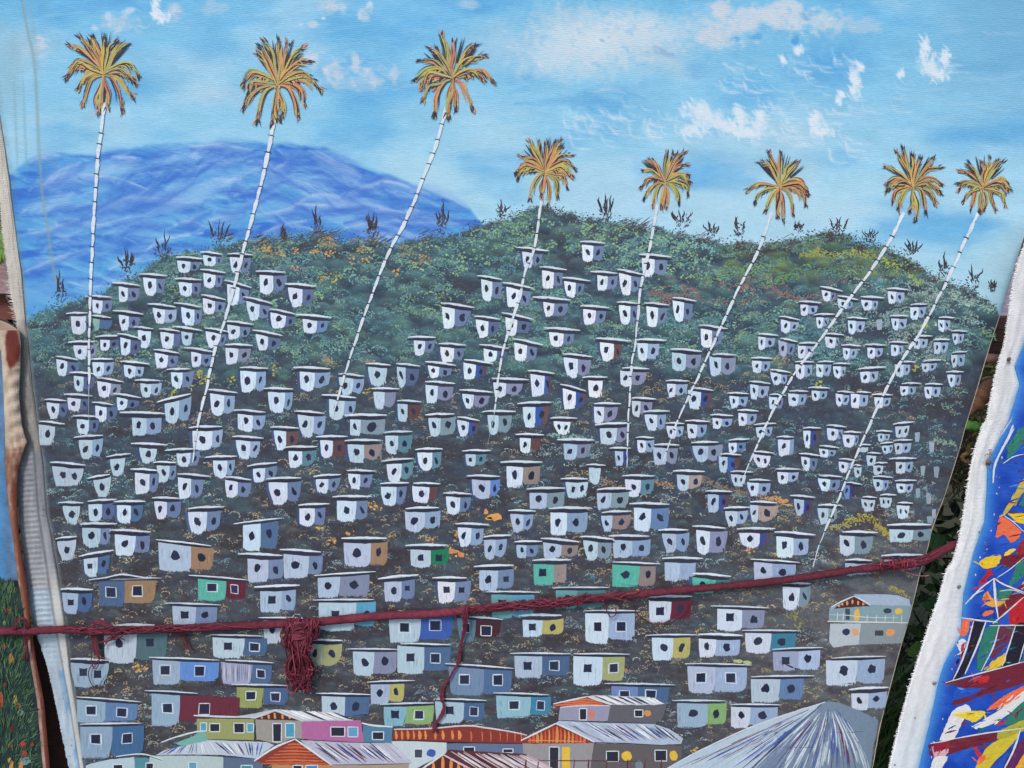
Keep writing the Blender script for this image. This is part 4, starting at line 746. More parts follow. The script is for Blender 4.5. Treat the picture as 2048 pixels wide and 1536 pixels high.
class House:
    def __init__(s, o): s.o = TOPL + o; s.p = {}
    def mb(s, k): return s.p.setdefault(k, MB())
    def wall(s, pts, c, k='wall', d=0): s.mb(k).poly(rough(pts), s.o + d, c)
    def line(s, pts, w, c, k='roof', d=.1): stroke(s.mb(k), pts, w, s.o + d, c, (.6, .5), .15, 5)
    def key(s, k): s.n = getattr(s, 'n', 0) + 1; return s.mb(k + '#%d' % s.n)
    def win(s, sx, x0, y0, x1, y1, c=(42, 44, 62), fr=True, d=.06):
        (a, b), (e, f) = sx(x0, y0, x1, y1); cx, cy, rx, ry = (a + e) / 2, (b + f) / 2, (e - a) / 2, (f - b) / 2
        m = s.key('window'); m.poly(rough([(a, b), (e, b + .5), (e - .4, f), (a + .4, f)], .4, 4), s.o + d, c)
        if fr:
            for i, (p, q) in enumerate([((a - 1, b - .6), (e + 1, b - .6)), ((e + 1, b - 1), (e + .8, f + 1)), ((e + 1, f + .8), (a - 1, f + .8)), ((a - .8, f + 1), (a - 1.2, b - .6))]): stroke(m, [p, q], 2.0, s.o + d + .02 + i * .005, (212, 222, 230), (.9, .7), .2, 2)
    def oval(s, sx, x0, y0, x1, y1, c, d=.07):
        (a, b), (e, f) = sx(x0, y0, x1, y1); blob(s.key('shutter'), (a + e) / 2, (b + f) / 2, (e - a) / 2, (f - b) / 2, s.o + d, c, 12, .1)
    def done(s, name='painted_house'):
        ks = list(s.p); k0 = 'wall' if 'wall' in ks else ks[0]
        root = s.p[k0].build(name, M_WALL, painting)
        for k in ks:
            if k != k0 and s.p[k].f: s.p[k].build(k.split('#')[0], M_WALL if 'wall' in k else M_LINE, root)
DK, RED, ORA, WHT = (58, 40, 44), (134, 62, 50), (208, 130, 86), (214, 222, 230)
RFC = [(226, 232, 240), (60, 70, 110), (70, 92, 170), (200, 206, 220), (96, 84, 120), (60, 56, 76)]

# far right two-storey house with a balcony rail
h = House(.0)
h.wall(T_(300, 590, 430, 545, 720, 545, 1145, 560, 1105, 745, 290, 735), (132, 160, 172)); h.wall(T_(310, 755, 625, 750, 600, 968, 470, 980, 340, 1000, 298, 940), (182, 194, 204), 'lower_wall'); h.wall(T_(625, 745, 1095, 745, 1045, 955, 600, 970), (138, 152, 160), 'lower_wall', -.01)
h.wall(T_(545, 455, 780, 452, 1000, 462, 1120, 505, 1130, 572, 720, 562), (164, 184, 208), 'roof', .02); h.wall(T_(300, 600, 350, 565, 380, 590, 330, 620), (150, 168, 196), 'roof', .02)
h.wall(T_(345, 600, 555, 478, 715, 572), (76, 46, 44), 'gable', .04)
for x, y in [(400, 570), (433, 555), (483, 545), (537, 530), (595, 540), (648, 552)]: blob(h.mb('gable'), *T_(x, y)[0], 2.4, 4.6 if 440 < x < 620 else 3, h.o + .06, (220, 150, 110), 9, .15)
h.line(T_(318, 585, 440, 520, 555, 472), 3, WHT, d=.09); h.line(T_(555, 472, 640, 515, 722, 562), 3, WHT, d=.092)
h.win(T_, 465, 600, 512, 715, (60, 78, 92), False); h.oval(T_, 552, 600, 612, 735, (222, 182, 84)); h.oval(T_, 852, 595, 940, 650, (58, 70, 84)); h.oval(T_, 975, 595, 1048, 662, (222, 188, 88))
h.oval(T_, 432, 805, 512, 875, (44, 58, 84)); h.oval(T_, 530, 805, 602, 880, (224, 162, 106)); h.win(T_, 768, 822, 855, 878, (66, 70, 76), False); h.oval(T_, 880, 808, 975, 880, (224, 156, 100))
for i, (p, w) in enumerate([((280, 732, 500, 735, 800, 742, 1105, 745), 3.4), ((300, 662, 480, 668, 700, 690, 1000, 692), 1.8)]): h.line(T_(*p), w, (206, 210, 206), 'railing', .11 + i * .01)
for k, x in enumerate([385, 445, 690, 785, 875, 960, 1045]): h.line(T_(x, 640 + (x > 600) * 25, x - 5, 735), 1.7, (206, 212, 210), 'railing', .13 + k * .003)
h.line(T_(300, 742, 600, 748, 1000, 752), 1.2, (50, 60, 74), 'railing', .105); h.done()

# grey pair with an orange gable
h = House(.02)
h.wall(X_(640, 725, 1285, 712, 1250, 912, 620, 900), (152, 152, 178)); h.wall(X_(1262, 708, 2000, 702, 1960, 860, 1850, 938, 1245, 925), (98, 98, 108), 'side_wall', -.01)
h.wall(X_(990, 592, 1100, 578, 1790, 602, 1990, 692, 1850, 705, 1290, 702), (196, 204, 212), 'roof', .02)
lines(h.mb('roof'), *X_(1040, 580, 1850, 612, 1340, 700, 1985, 695), 15, h.o + .04, [(50, 54, 80), (236, 240, 244), (60, 66, 110), (240, 240, 242)], (1.5, 4), .05)
h.wall(X_(565, 692, 990, 605, 1290, 705, 1180, 700, 640, 722, 575, 735), (150, 66, 52), 'gable', .03)
for k, y in enumerate([650, 680, 708]): h.line(X_(800 - k * 110, y, 960, y - 18, 1130 + k * 50, y + 4), 3.2, (218, 122, 84), 'gable', .05 + k * .01)
h.line(X_(555, 690, 780, 640, 990, 596), 3.2, WHT, d=.09); h.line(X_(990, 596, 1150, 650, 1295, 700), 3.2, WHT, d=.093); h.line(X_(640, 735, 900, 712, 1270, 712), 3, (216, 200, 210), d=.08)
h.win(X_, 895, 752, 975, 890); h.oval(X_, 1005, 755, 1085, 890, (206, 128, 112)); h.win(X_, 1600, 770, 1695, 850); h.oval(X_, 1715, 768, 1808, 852, (214, 146, 88)); h.done()

# big grey house with yellow doors
h = House(.2)
h.wall(X_(165, 1200, 1075, 1190, 1020, 1560, 165, 1560), (152, 150, 154)); h.wall(X_(1070, 1190, 2080, 1215, 2200, 1230, 2180, 1560, 1010, 1560), (98, 94, 98), 'side_wall', -.01)
h.wall(X_(590, 932, 645, 898, 1250, 925, 1840, 945, 2040, 1010, 2215, 1130, 2190, 1200, 1900, 1215, 1080, 1188), (176, 190, 210), 'roof', .02)
lines(h.mb('roof'), *X_(650, 905, 1900, 950, 1180, 1185, 2200, 1190), 46, h.o + .04, RFC + [(176, 190, 210), (236, 240, 246), (74, 104, 176), (110, 80, 110)], (1.2, 3.4), .35)
h.line(X_(1080, 1182, 1500, 1196, 2000, 1222), 2, (50, 60, 90), d=.17); h.line(X_(620, 900, 1200, 925, 1830, 942), 2, (48, 52, 70), d=.171)
h.wall(X_(150, 1165, 590, 945, 1080, 1190, 600, 1195, 200, 1195), (140, 60, 50), 'gable', .03)
for k, x in enumerate(range(250, 960, 50)):
    t = 1165 - max(0, (1 - abs(x - 590) / 480)) * 190; stroke(h.mb('gable'), X_(x, t, x + 4, (t + 1185) / 2, x, 1188), random.uniform(3.5, 7), h.o + .05 + k * .002, vary(random.choice([(214, 106, 70), (220, 140, 76), (206, 92, 66)]), 8), (.3, .8), .2, 4)
h.line(X_(230, 1155, 600, 1162, 960, 1175), 2.2, (226, 150, 84), 'gable', .09); h.line(X_(140, 1158, 360, 1050, 588, 940), 4, WHT, d=.2); h.line(X_(588, 940, 830, 1050, 1080, 1178), 4, WHT, d=.205)
h.win(X_, 510, 1245, 620, 1560, (44, 48, 62)); h.win(X_, 665, 1240, 768, 1560, (226, 190, 70), False); h.win(X_, 1240, 1300, 1385, 1420); h.oval(X_, 1425, 1290, 1558, 1422, (228, 190, 72)); h.win(X_, 1862, 1285, 2000, 1415); h.oval(X_, 2040, 1290, 2145, 1420, (224, 184, 72)); h.oval(X_, 1600, 1410, 1700, 1560, (120, 134, 144))
h.line(X_(165, 1415, 800, 1418, 1700, 1424), 2.2, (92, 52, 58), 'railing', .14)
for k, x in enumerate([205, 365, 610, 825, 1010, 1240, 1510, 1730, 1940]): h.line(X_(x, 1400, x - 12, 1560), 2.4 if k % 2 else 3.4, (98, 50, 56), 'railing', .15 + k * .003)
h.done()

# olive, tan, pink and slate row
h = House(.04)
h.wall(V_(85, 878, 835, 882, 818, 1155, 500, 1150, 190, 1140, 92, 1050), (152, 158, 104)); h.wall(V_(90, 1040, 200, 1060, 160, 1160, 60, 1170), (110, 164, 150), 'wall', .01)
h.wall(V_(835, 888, 1435, 905, 1440, 1130, 1320, 1130, 1120, 1200, 850, 1140), (156, 152, 148), 'middle_wall'); h.wall([(603, 1443), (722, 1440), (728, 1486), (604, 1478)], (176, 108, 160), 'pink_wall', .01); h.wall(W_(165, 965, 545, 985, 535, 1200, 165, 1185), (84, 128, 160), 'end_wall')
h.wall(V_(600, 850, 830, 810, 1090, 755, 1300, 775, 1850, 800, 2100, 905, 1850, 905, 1430, 915, 1100, 790, 820, 880), (184, 192, 202), 'roof', .02)
lines(h.mb('roof'), *V_(1150, 762, 1850, 800, 1480, 905, 2120, 900), 22, h.o + .04, [(226, 230, 236), (50, 58, 92), (214, 216, 226), (70, 80, 120), (236, 238, 240)], (1.4, 3.4), .08)
h.wall(V_(840, 880, 1088, 785, 1400, 895), (78, 48, 46), 'gable', .03)
for x, a in [(922, 5), (1010, 9), (1090, 13), (1188, 9), (1280, 5)]: stroke(h.mb('gable'), V_(x - 8, 880 - a * 6, x, 880), 4.4, h.o + .05 + x * 1e-6, (222, 150, 92), (.8, .8), .2, 3)
h.line(V_(820, 875, 960, 815, 1085, 765), 4, (200, 206, 214), d=.09); h.line(V_(1085, 765, 1250, 835, 1435, 905), 4, (204, 208, 216), d=.094); h.line(V_(45, 838, 400, 852, 830, 862), 4, (200, 214, 224), d=.1); h.line(V_(60, 862, 400, 872, 830, 880), 1.8, (50, 58, 74), d=.096); h.line(W_(150, 935, 300, 965, 545, 985), 4, WHT, d=.1); h.line(V_(830, 880, 825, 1020, 840, 1150), 3.4, (60, 54, 62), 'side_post', .05)
h.win(V_, 140, 935, 205, 1030, (84, 160, 190)); h.win(V_, 258, 945, 375, 1040); h.win(V_, 568, 940, 688, 1055); h.win(V_, 735, 945, 808, 1045, (84, 160, 190)); h.win(V_, 1065, 945, 1165, 1170); h.win(V_, 1228, 942, 1332, 1112, (78, 156, 190)); h.win(V_, 1808, 990, 1975, 1100); h.win(W_, -20, 990, 95, 1105, (96, 160, 200)); h.win(W_, 292, 1052, 425, 1142); h.done()

# left corner roofs
h = House(.06)
h.wall([(300, 1511), (446, 1512), (447, 1545), (296, 1545)], (178, 198, 200)); h.wall([(446, 1514), (524, 1512), (526, 1545), (447, 1545)], (92, 110, 138), 'side_wall', -.01); h.wall([(350, 1487), (408, 1463), (418, 1482), (372, 1494)], (118, 176, 168), 'gable')
h.wall([(310, 1511), (330, 1500), (419, 1480), (532, 1484), (548, 1490), (512, 1517), (445, 1510), (380, 1509)], (186, 200, 216), 'roof', .02)
lines(h.mb('roof'), (420, 1481), (350, 1493), (440, 1508), (316, 1510), 16, h.o + .04, RFC, (1.3, 3.2), .1); lines(h.mb('roof'), (424, 1482), (530, 1486), (462, 1512), (520, 1512), 14, h.o + .1, RFC + [(74, 94, 180)], (1.4, 3.6), .12)
h.line([(322, 1485), (352, 1474), (390, 1464), (412, 1462)], 3.4, (206, 220, 230), d=.16); h.line([(424, 1479), (480, 1481), (530, 1483)], 2, (44, 44, 60), d=.161); h.line([(310, 1511), (380, 1510), (445, 1513), (505, 1517)], 1.8, (44, 50, 70), d=.162)
h.win(V_, -10, 1440, 80, 1560, (96, 160, 190)); h.win(V_, 660, 1480, 790, 1560, (70, 140, 150)); h.done()
h = House(.05)
h.wall([(172, 1531), (200, 1521), (268, 1514), (270, 1545), (172, 1545)], (180, 202, 214)); h.wall([(264, 1515), (290, 1515), (324, 1523), (328, 1545), (266, 1545)], (84, 140, 156), 'side_wall', -.01)
h.line([(171, 1529), (230, 1516), (284, 1510), (325, 1521)], 1.8, (50, 66, 90), d=.09); h.line([(232, 1513), (284, 1508), (325, 1519)], 2.6, (206, 222, 232), d=.1); h.win(U_, 905, 1490, 1030, 1560); h.win(U_, 1370, 1470, 1465, 1560); h.done()

# orange slatted gable with violet roof
h = House(.24)
h.wall([(545, 1529), (664, 1529), (664, 1548), (540, 1548)], (188, 134, 92)); h.wall([(664, 1530), (818, 1528), (816, 1548), (664, 1548)], (166, 152, 138), 'side_wall', -.01)
h.wall([(600, 1480), (700, 1484), (784, 1486), (826, 1527), (740, 1530), (660, 1531)], (184, 184, 204), 'roof', .02)
lines(h.mb('roof'), (604, 1481), (780, 1487), (676, 1529), (824, 1527), 40, h.o + .04, RFC + [(180, 180, 204), (190, 190, 210), (110, 60, 90)], (1.2, 3.6), .3)
h.line([(660, 1530), (740, 1529), (820, 1527)], 1.8, (44, 40, 56), d=.16); h.line([(600, 1479), (690, 1484), (770, 1486)], 1.6, (52, 50, 66), d=.161)
h.wall(V_(820, 1415, 1090, 1240, 1340, 1140, 1560, 1280, 1800, 1470, 900, 1450), (138, 62, 52), 'gable', .03)
for k, y in enumerate([1205, 1245, 1290, 1330, 1370, 1410, 1445]):
    hw = (y - 1140) * 1.35; stroke(h.mb('gable'), V_(1345 - hw * 1.05, y + 8, 1345, y, 1345 + hw * .98, y + 12), 3.8, h.o + .05 + k * .003, vary((204, 106, 70), 10), (.5, .5), .3, 7)
h.line(V_(820, 1420, 1080, 1250, 1345, 1140), 4.4, WHT, d=.2); h.line(V_(1345, 1140, 1560, 1290, 1810, 1470), 4.4, WHT, d=.205); h.win(V_, 1325, 1480, 1430, 1560); h.win(V_, 1490, 1480, 1630, 1560, (80, 130, 190)); h.done()

# long rust-coloured fascia
h = House(.08)
h.wall(W_(530, 1165, 1240, 1170, 1235, 1320, 760, 1560, 700, 1560), (196, 210, 218)); h.wall(W_(1235, 1195, 2300, 1190, 2290, 1330, 1230, 1320), (100, 116, 150), 'side_wall', -.01)
h.wall(W_(540, 1160, 560, 1025, 1060, 1005, 1500, 975, 1800, 1005, 2060, 1045, 2260, 1095, 2225, 1200, 1700, 1195, 900, 1165), (134, 58, 50), 'fascia', .03)
for k, x in enumerate(list(range(590, 1000, 75)) + [1090, 1190, 1310, 1400, 1550, 1690, 1800, 1920, 2010, 2110, 2190]):
    stroke(h.mb('fascia'), W_(x - 6, 1030 + (x > 1500) * 10, x + 4, 1090, x + 2, 1145 + (x > 1500) * 25), random.uniform(5, 8.5) if x < 1450 else random.uniform(2.5, 4.5), h.o + .05 + k * .002, vary((222, 140, 84) if x < 1450 else (204, 104, 82), 10), (.3, .4), .2, 5)
h.line(W_(545, 1150, 1000, 1168, 1500, 1185, 2200, 1200), 2.6, (52, 34, 38), 'fascia', .1); h.line(W_(560, 1015, 1000, 1005, 1480, 968, 1700, 990, 2060, 1045, 2265, 1090), 3.4, (212, 206, 214), d=.12)
h.win(W_, 828, 1272, 925, 1378, (66, 76, 96)); h.oval(W_, 982, 1268, 1102, 1370, (62, 92, 176)); h.win(W_, 1460, 1245, 1590, 1300); h.win(W_, 1965, 1270, 2080, 1310); h.done()
h = House(.26)
h.wall(W_(900, 1560, 1195, 1345, 1265, 1275, 1700, 1300, 2260, 1330, 2270, 1560), (92, 50, 56), 'roof'); lines(h.mb('roof'), *W_(1270, 1290, 2260, 1335, 1700, 1560, 2700, 1560), 30, h.o + .02, [(214, 206, 214), (200, 170, 180), (226, 224, 230), (84, 42, 50)], (1.6, 3), .12)
h.wall(W_(930, 1560, 1190, 1360, 1540, 1560), (80, 42, 44), 'gable', .12)
for k, (x, t) in enumerate([(960, 1500), (1065, 1430), (1185, 1365), (1290, 1400), (1385, 1450), (1460, 1490)]): stroke(h.mb('gable'), W_(x, t, x + 5, t + 60, x, 1570), 6.4, h.o + .14 + k * .003, (222, 142, 80), (.3, .8), .15, 4)
h.line(W_(860, 1570, 1010, 1460, 1195, 1340), 4, WHT, d=.17); h.line(W_(1195, 1340, 1400, 1450, 1640, 1570), 4, (216, 190, 204), d=.175); h.done()

# great ribbed hip roof in the corner
h = House(.3)
h.wall([(1325, 1542), (1400, 1502), (1520, 1448), (1600, 1418), (1645, 1406), (1640, 1412), (1570, 1470), (1496, 1542)], (182, 202, 218), 'wall'); h.wall([(1645, 1406), (1653, 1403), (1664, 1403), (1680, 1406), (1700, 1413), (1728, 1426), (1757, 1440), (1746, 1500), (1741, 1545), (1494, 1545)], (118, 138, 160), 'ridged_side', .01)
lines(h.mb('wall'), (1640, 1409), (1642, 1411), (1345, 1540), (1492, 1540), 120, h.o + .03, [(74, 100, 180), (206, 216, 226), (96, 120, 160), (180, 200, 216), (110, 60, 80), (150, 170, 200), (70, 90, 130)], (1, 2.8), .75)
for k in range(190):
    t = random.random(); bx = 1500 + 245 * t; s = random.uniform(.06, .7); e = min(1, s + random.uniform(.2, .6)); p0 = (1650 + 14 * t, 1408)
    f = lambda u: (p0[0] + (bx - p0[0]) * u + (t - .3) * 60 * u * (1 - u) + random.uniform(-.6, .6), p0[1] + (1545 - p0[1]) * u)
    if f(e)[0] > XR(f(e)[1]) - 4: continue
    stroke(h.mb('ridged_side'), [f(s), f((s + e) / 2), f(e)], random.uniform(1.4, 4.2), h.o + .05 + k * .0015, vary(random.choice([(206, 220, 230), (176, 192, 206), (110, 52, 66), (72, 94, 160), (112, 126, 170), (196, 210, 222), (126, 140, 170), (96, 110, 136)]), 8), (.2, .3), .3, 4)
h.line([(1643, 1408), (1600, 1446), (1550, 1494), (1494, 1545)], 2.6, (54, 72, 100), 'ridge_line', .22); h.line([(1650, 1404), (1520, 1447), (1400, 1501), (1325, 1542)], 3, (206, 216, 224), 'ridge_line', .221)
h.line([(1560, 1494), (1600, 1495), (1640, 1494)], 1.3, (60, 66, 84), 'ridge_line', .222); h.line([(1655, 1464), (1690, 1465), (1728, 1463)], 1.3, (60, 66, 84), 'ridge_line', .223); h.done()

# ------------------------------------------------------------------ leaning palms
PALMS = [((207, 150), .96, [(208, 205), (203, 262), (195, 320), (190, 400), (183, 520), (180, 620), (178, 720), (178, 760), (177, 850)], 10, .83),
 ((556, 170), 1.0, [(553, 215), (540, 285), (522, 370), (492, 480), (466, 580), (450, 640), (430, 700), (412, 780), (396, 850), (385, 925)], 11, 1),
 ((905, 158), .96, [(892, 215), (872, 290), (845, 360), (812, 440), (775, 510), (740, 600), (715, 670), (692, 740), (678, 790), (664, 838)], 10.5, 1),
 ((1090, 345), .78, [(1084, 390), (1076, 450), (1068, 500), (1050, 545), (1038, 600), (1018, 660), (1004, 710), (995, 770), (988, 830), (975, 890)], 8.5, .84),
 ((1330, 365), .74, [(1314, 410), (1306, 460), (1296, 510), (1282, 570), (1276, 630), (1270, 690), (1262, 740), (1259, 800), (1256, 860), (1254, 935)], 8, 1),
 ((1560, 375), .78, [(1544, 425), (1525, 480), (1505, 525), (1478, 575), (1458, 620), (1430, 680), (1398, 750), (1374, 800), (1348, 860), (1326, 925)], 8.5, 1),
 ((1826, 375), .80, [(1808, 425), (1782, 478), (1746, 535), (1705, 590), (1668, 640), (1632, 690), (1590, 745), (1555, 805), (1528, 860), (1503, 915), (1482, 968)], 9, 1),
 ((1966, 376), .72, [(1956, 425), (1930, 482), (1902, 545), (1872, 605), (1838, 668), (1798, 730), (1762, 800), (1730, 870), (1700, 940), (1668, 1020), (1640, 1085), (1626, 1135)], 9, 1)]
YEL = [(176, 170, 98), (204, 182, 84), (160, 162, 104), (184, 178, 108)]
ORG = [(206, 142, 108), (198, 130, 98), (212, 154, 100), (190, 122, 100)]
DRK = [(50, 46, 58), (60, 52, 56), (44, 48, 70)]
PO = TOPL + .75
plab = ['leftmost painted palm with a bright orange crown', 'second painted palm from the left, leaning over the ridge', 'third tall painted palm, crown dark at its heart']
for pi, (c, r, tr, tw, vis) in enumerate(PALMS):
    root = bpy.data.objects.new('painted_palm_tree', None); COL.objects.link(root); root.empty_display_size = .02
    root.location = tuple(P(tr[-1][0], tr[-1][1], 0)); bpy.context.view_layer.update(); root.parent = painting; root.matrix_parent_inverse = painting.matrix_world.inverted(); bpy.context.view_layer.update()
    T1, K1, C1 = MB(), MB(), MB(); tw *= .84
    cc = crom(tr, 14); seg = np.r_[0, np.cumsum(np.hypot(*np.diff(cc, axis=0).T))]; tot = seg[-1]; s = 0; k = 0
    at = lambda d: (np.interp(d, seg, cc[:, 0]), np.interp(d, seg, cc[:, 1]))
    while s < tot - 4:
        l = random.uniform(19, 33) * (.75 + r * .4); e = min(tot, s + l); u = s / tot
        w = tw * (1.0 - .45 * u) * random.uniform(.8, 1.1) * (1 if u < .9 else .55)
        colr = vary((214, 226, 238), 6) if u < vis else (166, 182, 198)
        p, q, m = at(s), at(e), at((s + e) / 2); stroke(T1, [p, (m[0] + random.uniform(-1, 1), m[1]), q], w * (1 if u < vis else .35), PO + k * .004, colr, (.72, .5), .12, 5, peak=.4)
        if 30 < s < tot * .97 and u < vis + .02 and random.random() < .95:
            sl_ = .16 if c[0] < 1400 else .34; stroke(T1, [(p[0] - w * .95, p[1] - w * sl_), (p[0], p[1]), (p[0] + w * .6, p[1] + w * sl_)], random.uniform(2, 3), PO + .4 + k * .004, vary((40, 46, 66), 6), (.15, .5), .2, 3)
        s = e; k += 1
    R = 90 * r; lay = [0]; tw_ = random.uniform(-.07, .07)
    def put(p, wd, col, o, tp=(.35, .08), pk=.45): lay[0] += 1; stroke(C1, p, wd, PO + .9 + o + lay[0] * .0006, vary(col, 7), tp, .2, 4, peak=pk)
    def along(p, t):
        q = crom(p, 8); i = t * (len(q) - 1); j = min(int(i), len(q) - 2); return q[j] + (q[j + 1] - q[j]) * (i - j), q[j + 1] - q[j]
    def frond(sg, sh, hang, w=.10):
        """sh: spine points in crown radii; hang: how far the leaflets droop from the spine"""
        j = lambda: random.uniform(-.035, .035) * R; k_ = random.uniform(.8, 1.06); sh = [(x + tw_ * y * sg * .0 + random.uniform(-.03, .03) * (i > 0), y + tw_ * x * sg * 2 + random.uniform(-.04, .04) * (i > 0)) for i, (x, y) in enumerate(sh)]
        sp = [(c[0] + sg * x * R * k_ + (j() if i else 0), c[1] + y * R * k_ + (j() if i else 0)) for i, (x, y) in enumerate(sh)]
        ca, cb = random.choice([(ORG, YEL), (YEL, ORG), (YEL, YEL)])
        if hang:
            for k in range(22):
                t = random.uniform(.18, 1); p, d = along(sp, t); d = d / (np.hypot(*d) + 1e-6); l = R * hang * random.uniform(.6, 1.1) * (1 - .3 * t)
                e = (p[0] + d[0] * l * .75 + sg * random.uniform(-1, 2) * r, p[1] + max(d[1], -.1) * l * .5 + l * .75)
                cl = random.choice(DRK) if k % 2 else random.choice(ca + cb); put([tuple(p), ((p[0] + e[0]) / 2 + d[0] * 2, (p[1] + e[1]) / 2 - l * .06), e], R * (.045 if k % 2 else .08), cl, .04 if k % 2 else .02)
        else:
            for k in range(7):
                u = random.uniform(-1, 1) * .055 * R; e = sp[-1]; q = random.uniform(.75, 1.1); dx, dy = e[0] - c[0], e[1] - c[1]; n_ = math.hypot(dx, dy); nx, ny = -dy / n_, dx / n_
                put([(c[0] + dx * .3, c[1] + dy * .3), (c[0] + dx * .6 + nx * u * .7, c[1] + dy * .6 + ny * u * .7), (c[0] + dx * q + nx * u * 1.6, c[1] + dy * q + ny * u * 1.6)], R * .034, random.choice(DRK), .0)
        m_ = 7; pal = [random.choice(ca), random.choice(DRK), random.choice(cb), random.choice(DRK), random.choice(DRK), random.choice(cb), random.choice(ca)]; random.shuffle(pal)
        dx, dy = sp[-1][0] - sp[0][0], sp[-1][1] - sp[0][1]; n_ = math.hypot(dx, dy); nx, ny = -dy / n_, dx / n_
        for k in range(m_):                               # a frond is a bundle of thin brush pulls fanning to separate tips
            u = (k / (m_ - 1) - .5) * 2; cut = random.uniform(.78, 1.06); q = []
            for i, p in enumerate(sp):
                t = i / (len(sp) - 1); f_ = (.15 + .85 * t ** .8) * R * w * .62; q.append((sp[0][0] + (p[0] - sp[0][0]) * (cut if i else 1) + nx * u * f_, sp[0][1] + (p[1] - sp[0][1]) * (cut if i else 1) + ny * u * f_))
            dk_ = pal[k] in DRK; put(q, R * (w * .28 if dk_ else w * .5), pal[k], .08 + (.05 if dk_ else .02) + random.random() * .05, (.45, .02), .5)
        tx, ty = sp[-1]; px_, py_ = sp[-2]; al = math.atan2(ty - py_, tx - px_)
        for k in range(6):                                # split, ragged tip
            a_ = al + random.uniform(-.5, .5); s0 = (tx + random.uniform(-6, 3) * r * math.cos(al) + nx * random.uniform(-4, 4) * r, ty + random.uniform(-6, 3) * r * math.sin(al) + ny * random.uniform(-4, 4) * r); l_ = random.uniform(7, 17) * r
            put([s0, (s0[0] + l_ * math.cos(a_), s0[1] + l_ * math.sin(a_))], random.uniform(1.6, 3.2) * r, random.choice(DRK + ORG[:1]), .03, (.9, .02), .3)
        put([(p[0] - sg * r, p[1] - 1.5 * r) for p in sp], R * w * .42, random.choice(YEL if random.random() < .6 else ORG), .2, (.6, .05), .4)
    SHP = [([(0, .05), (.06, .26), (.11, .52), (.10, .80)], .14), ([(0, 0), (.22, .08), (.38, .36), (.42, .72)], .18), ([(0, 0), (.34, .04), (.60, .18), (.70, .44)], .2), ([(0, 0), (.38, -.1), (.68, -.06), (.84, .12)], .2),
           ([(0, -.05), (.34, -.26), (.62, -.30), (.82, -.14)], .2), ([(0, -.05), (.26, -.34), (.5, -.5), (.72, -.54)], .1), ([(0, 0), (.2, -.4), (.36, -.66), (.54, -.80)], 0), ([(0, 0), (.1, -.4), (.18, -.72), (.27, -.98)], 0), ([(0, 0), (.3, -.16), (.58, -.18), (.78, .04)], .22), ([(0, 0), (.14, -.38), (.28, -.66), (.42, -.88)], 0)]
    for sh, hg in SHP:
        for sg in ((-1, 1) if random.random() < .5 else (1, -1)):
            if random.random() > .13: frond(sg, sh, hg)
    frond(1, [(0, 0), (.0, -.4), (.02, -.7), (.03, -.98)], 0); frond(-1, [(0, 0), (.02, .3), (.05, .6), (.07, .82)], .12)
    for k in range(12):                                   # fine upper spikes
        a = math.radians(random.uniform(-48, 48)); q = .95 + .12 * random.random() - abs(a) * .14; put([(c[0] + math.sin(a) * R * .4, c[1] - math.cos(a) * R * .4), (c[0] + math.sin(a * 1.08) * R * .7, c[1] - math.cos(a) * R * .7), (c[0] + math.sin(a * 1.1) * R * q, c[1] - math.cos(a) * R * q)], R * .03, random.choice(DRK), .02, (.8, .05))
    for k in range(9): blob(C1, c[0] + random.gauss(0, 3 * r), c[1] + random.gauss(0, 5 * r), random.uniform(1.5, 3.5) * r, random.uniform(3, 5) * r, PO + 1.3 + k * .003, vary(random.choice(YEL + ORG + (DRK * 3 if pi == 2 else [])), 8), 7)
    T1.build('trunk', M_LINE, root); C1.build('crown', M_LINE, root)
    if pi < 3: root['label'] = plab[pi]
PTOP = PO + 1.5
# ------------------------------------------------------------------ the bright abstract canvas on the right, its primed rim nailed on
abst = empty('abstract_painting', tuple(P(2000, 1500, 26)), 'vivid blue, red and yellow abstract canvas with a wide white nailed rim at right', 'painting')
AO = tab([(2075, 400), (2048, 485), (2026, 564), (2018, 624), (2009, 685), (1998, 721), (1989, 757), (1973, 841), (1965, 850), (1950, 896), (1940, 941), (1928, 1021), (1917, 1082), (1905, 1123), (1893, 1139), (1888, 1158), (1880, 1187), (1856, 1256), (1840, 1307), (1819, 1372), (1800, 1442), (1778, 1536)])
AI = tab([(2110, 480), (2075, 600), (2050, 685), (2030, 733), (2040, 769), (2018, 841), (2014, 850), (1976, 925), (1974, 987), (1969, 1044), (1949, 1101), (1928, 1187), (1921, 1273), (1888, 1328), (1877, 1365), (1860, 1446), (1838, 1536)])
def am_col(t, y, x):
    n = nzs(x / 14, y / 60, 401); c = np.array([222, 225, 228.]) + (n - .5) * 26; c = c * np.interp(y, [480, 1000, 1540], [.96, 1.0, 1.0]) + np.array([0, 0, 1.5])
    if y > 1380: c = c - np.array([12, 5, 0]) * (y - 1380) / 150
    if t > .78: c = c + (np.array([132, 184, 232]) - c) * (t - .78) / .22 * (.55 + .6 * nzs(x / 12, y / 18, 407))
    if abs(y - 918) < 12 and t > .6: c = c * .86
    return tuple(c)
margin('primed_rim', abst, AO, lambda y: AI(y) + 1.0, 440, 1640, 26, lambda t, y: (nzs(t * 5, y / 45, 411) - .5) * 1.6 + 1.2 * math.exp(-((t - .35) / .12) ** 2), am_col, 26, 2.0, 0)
mb = MB()
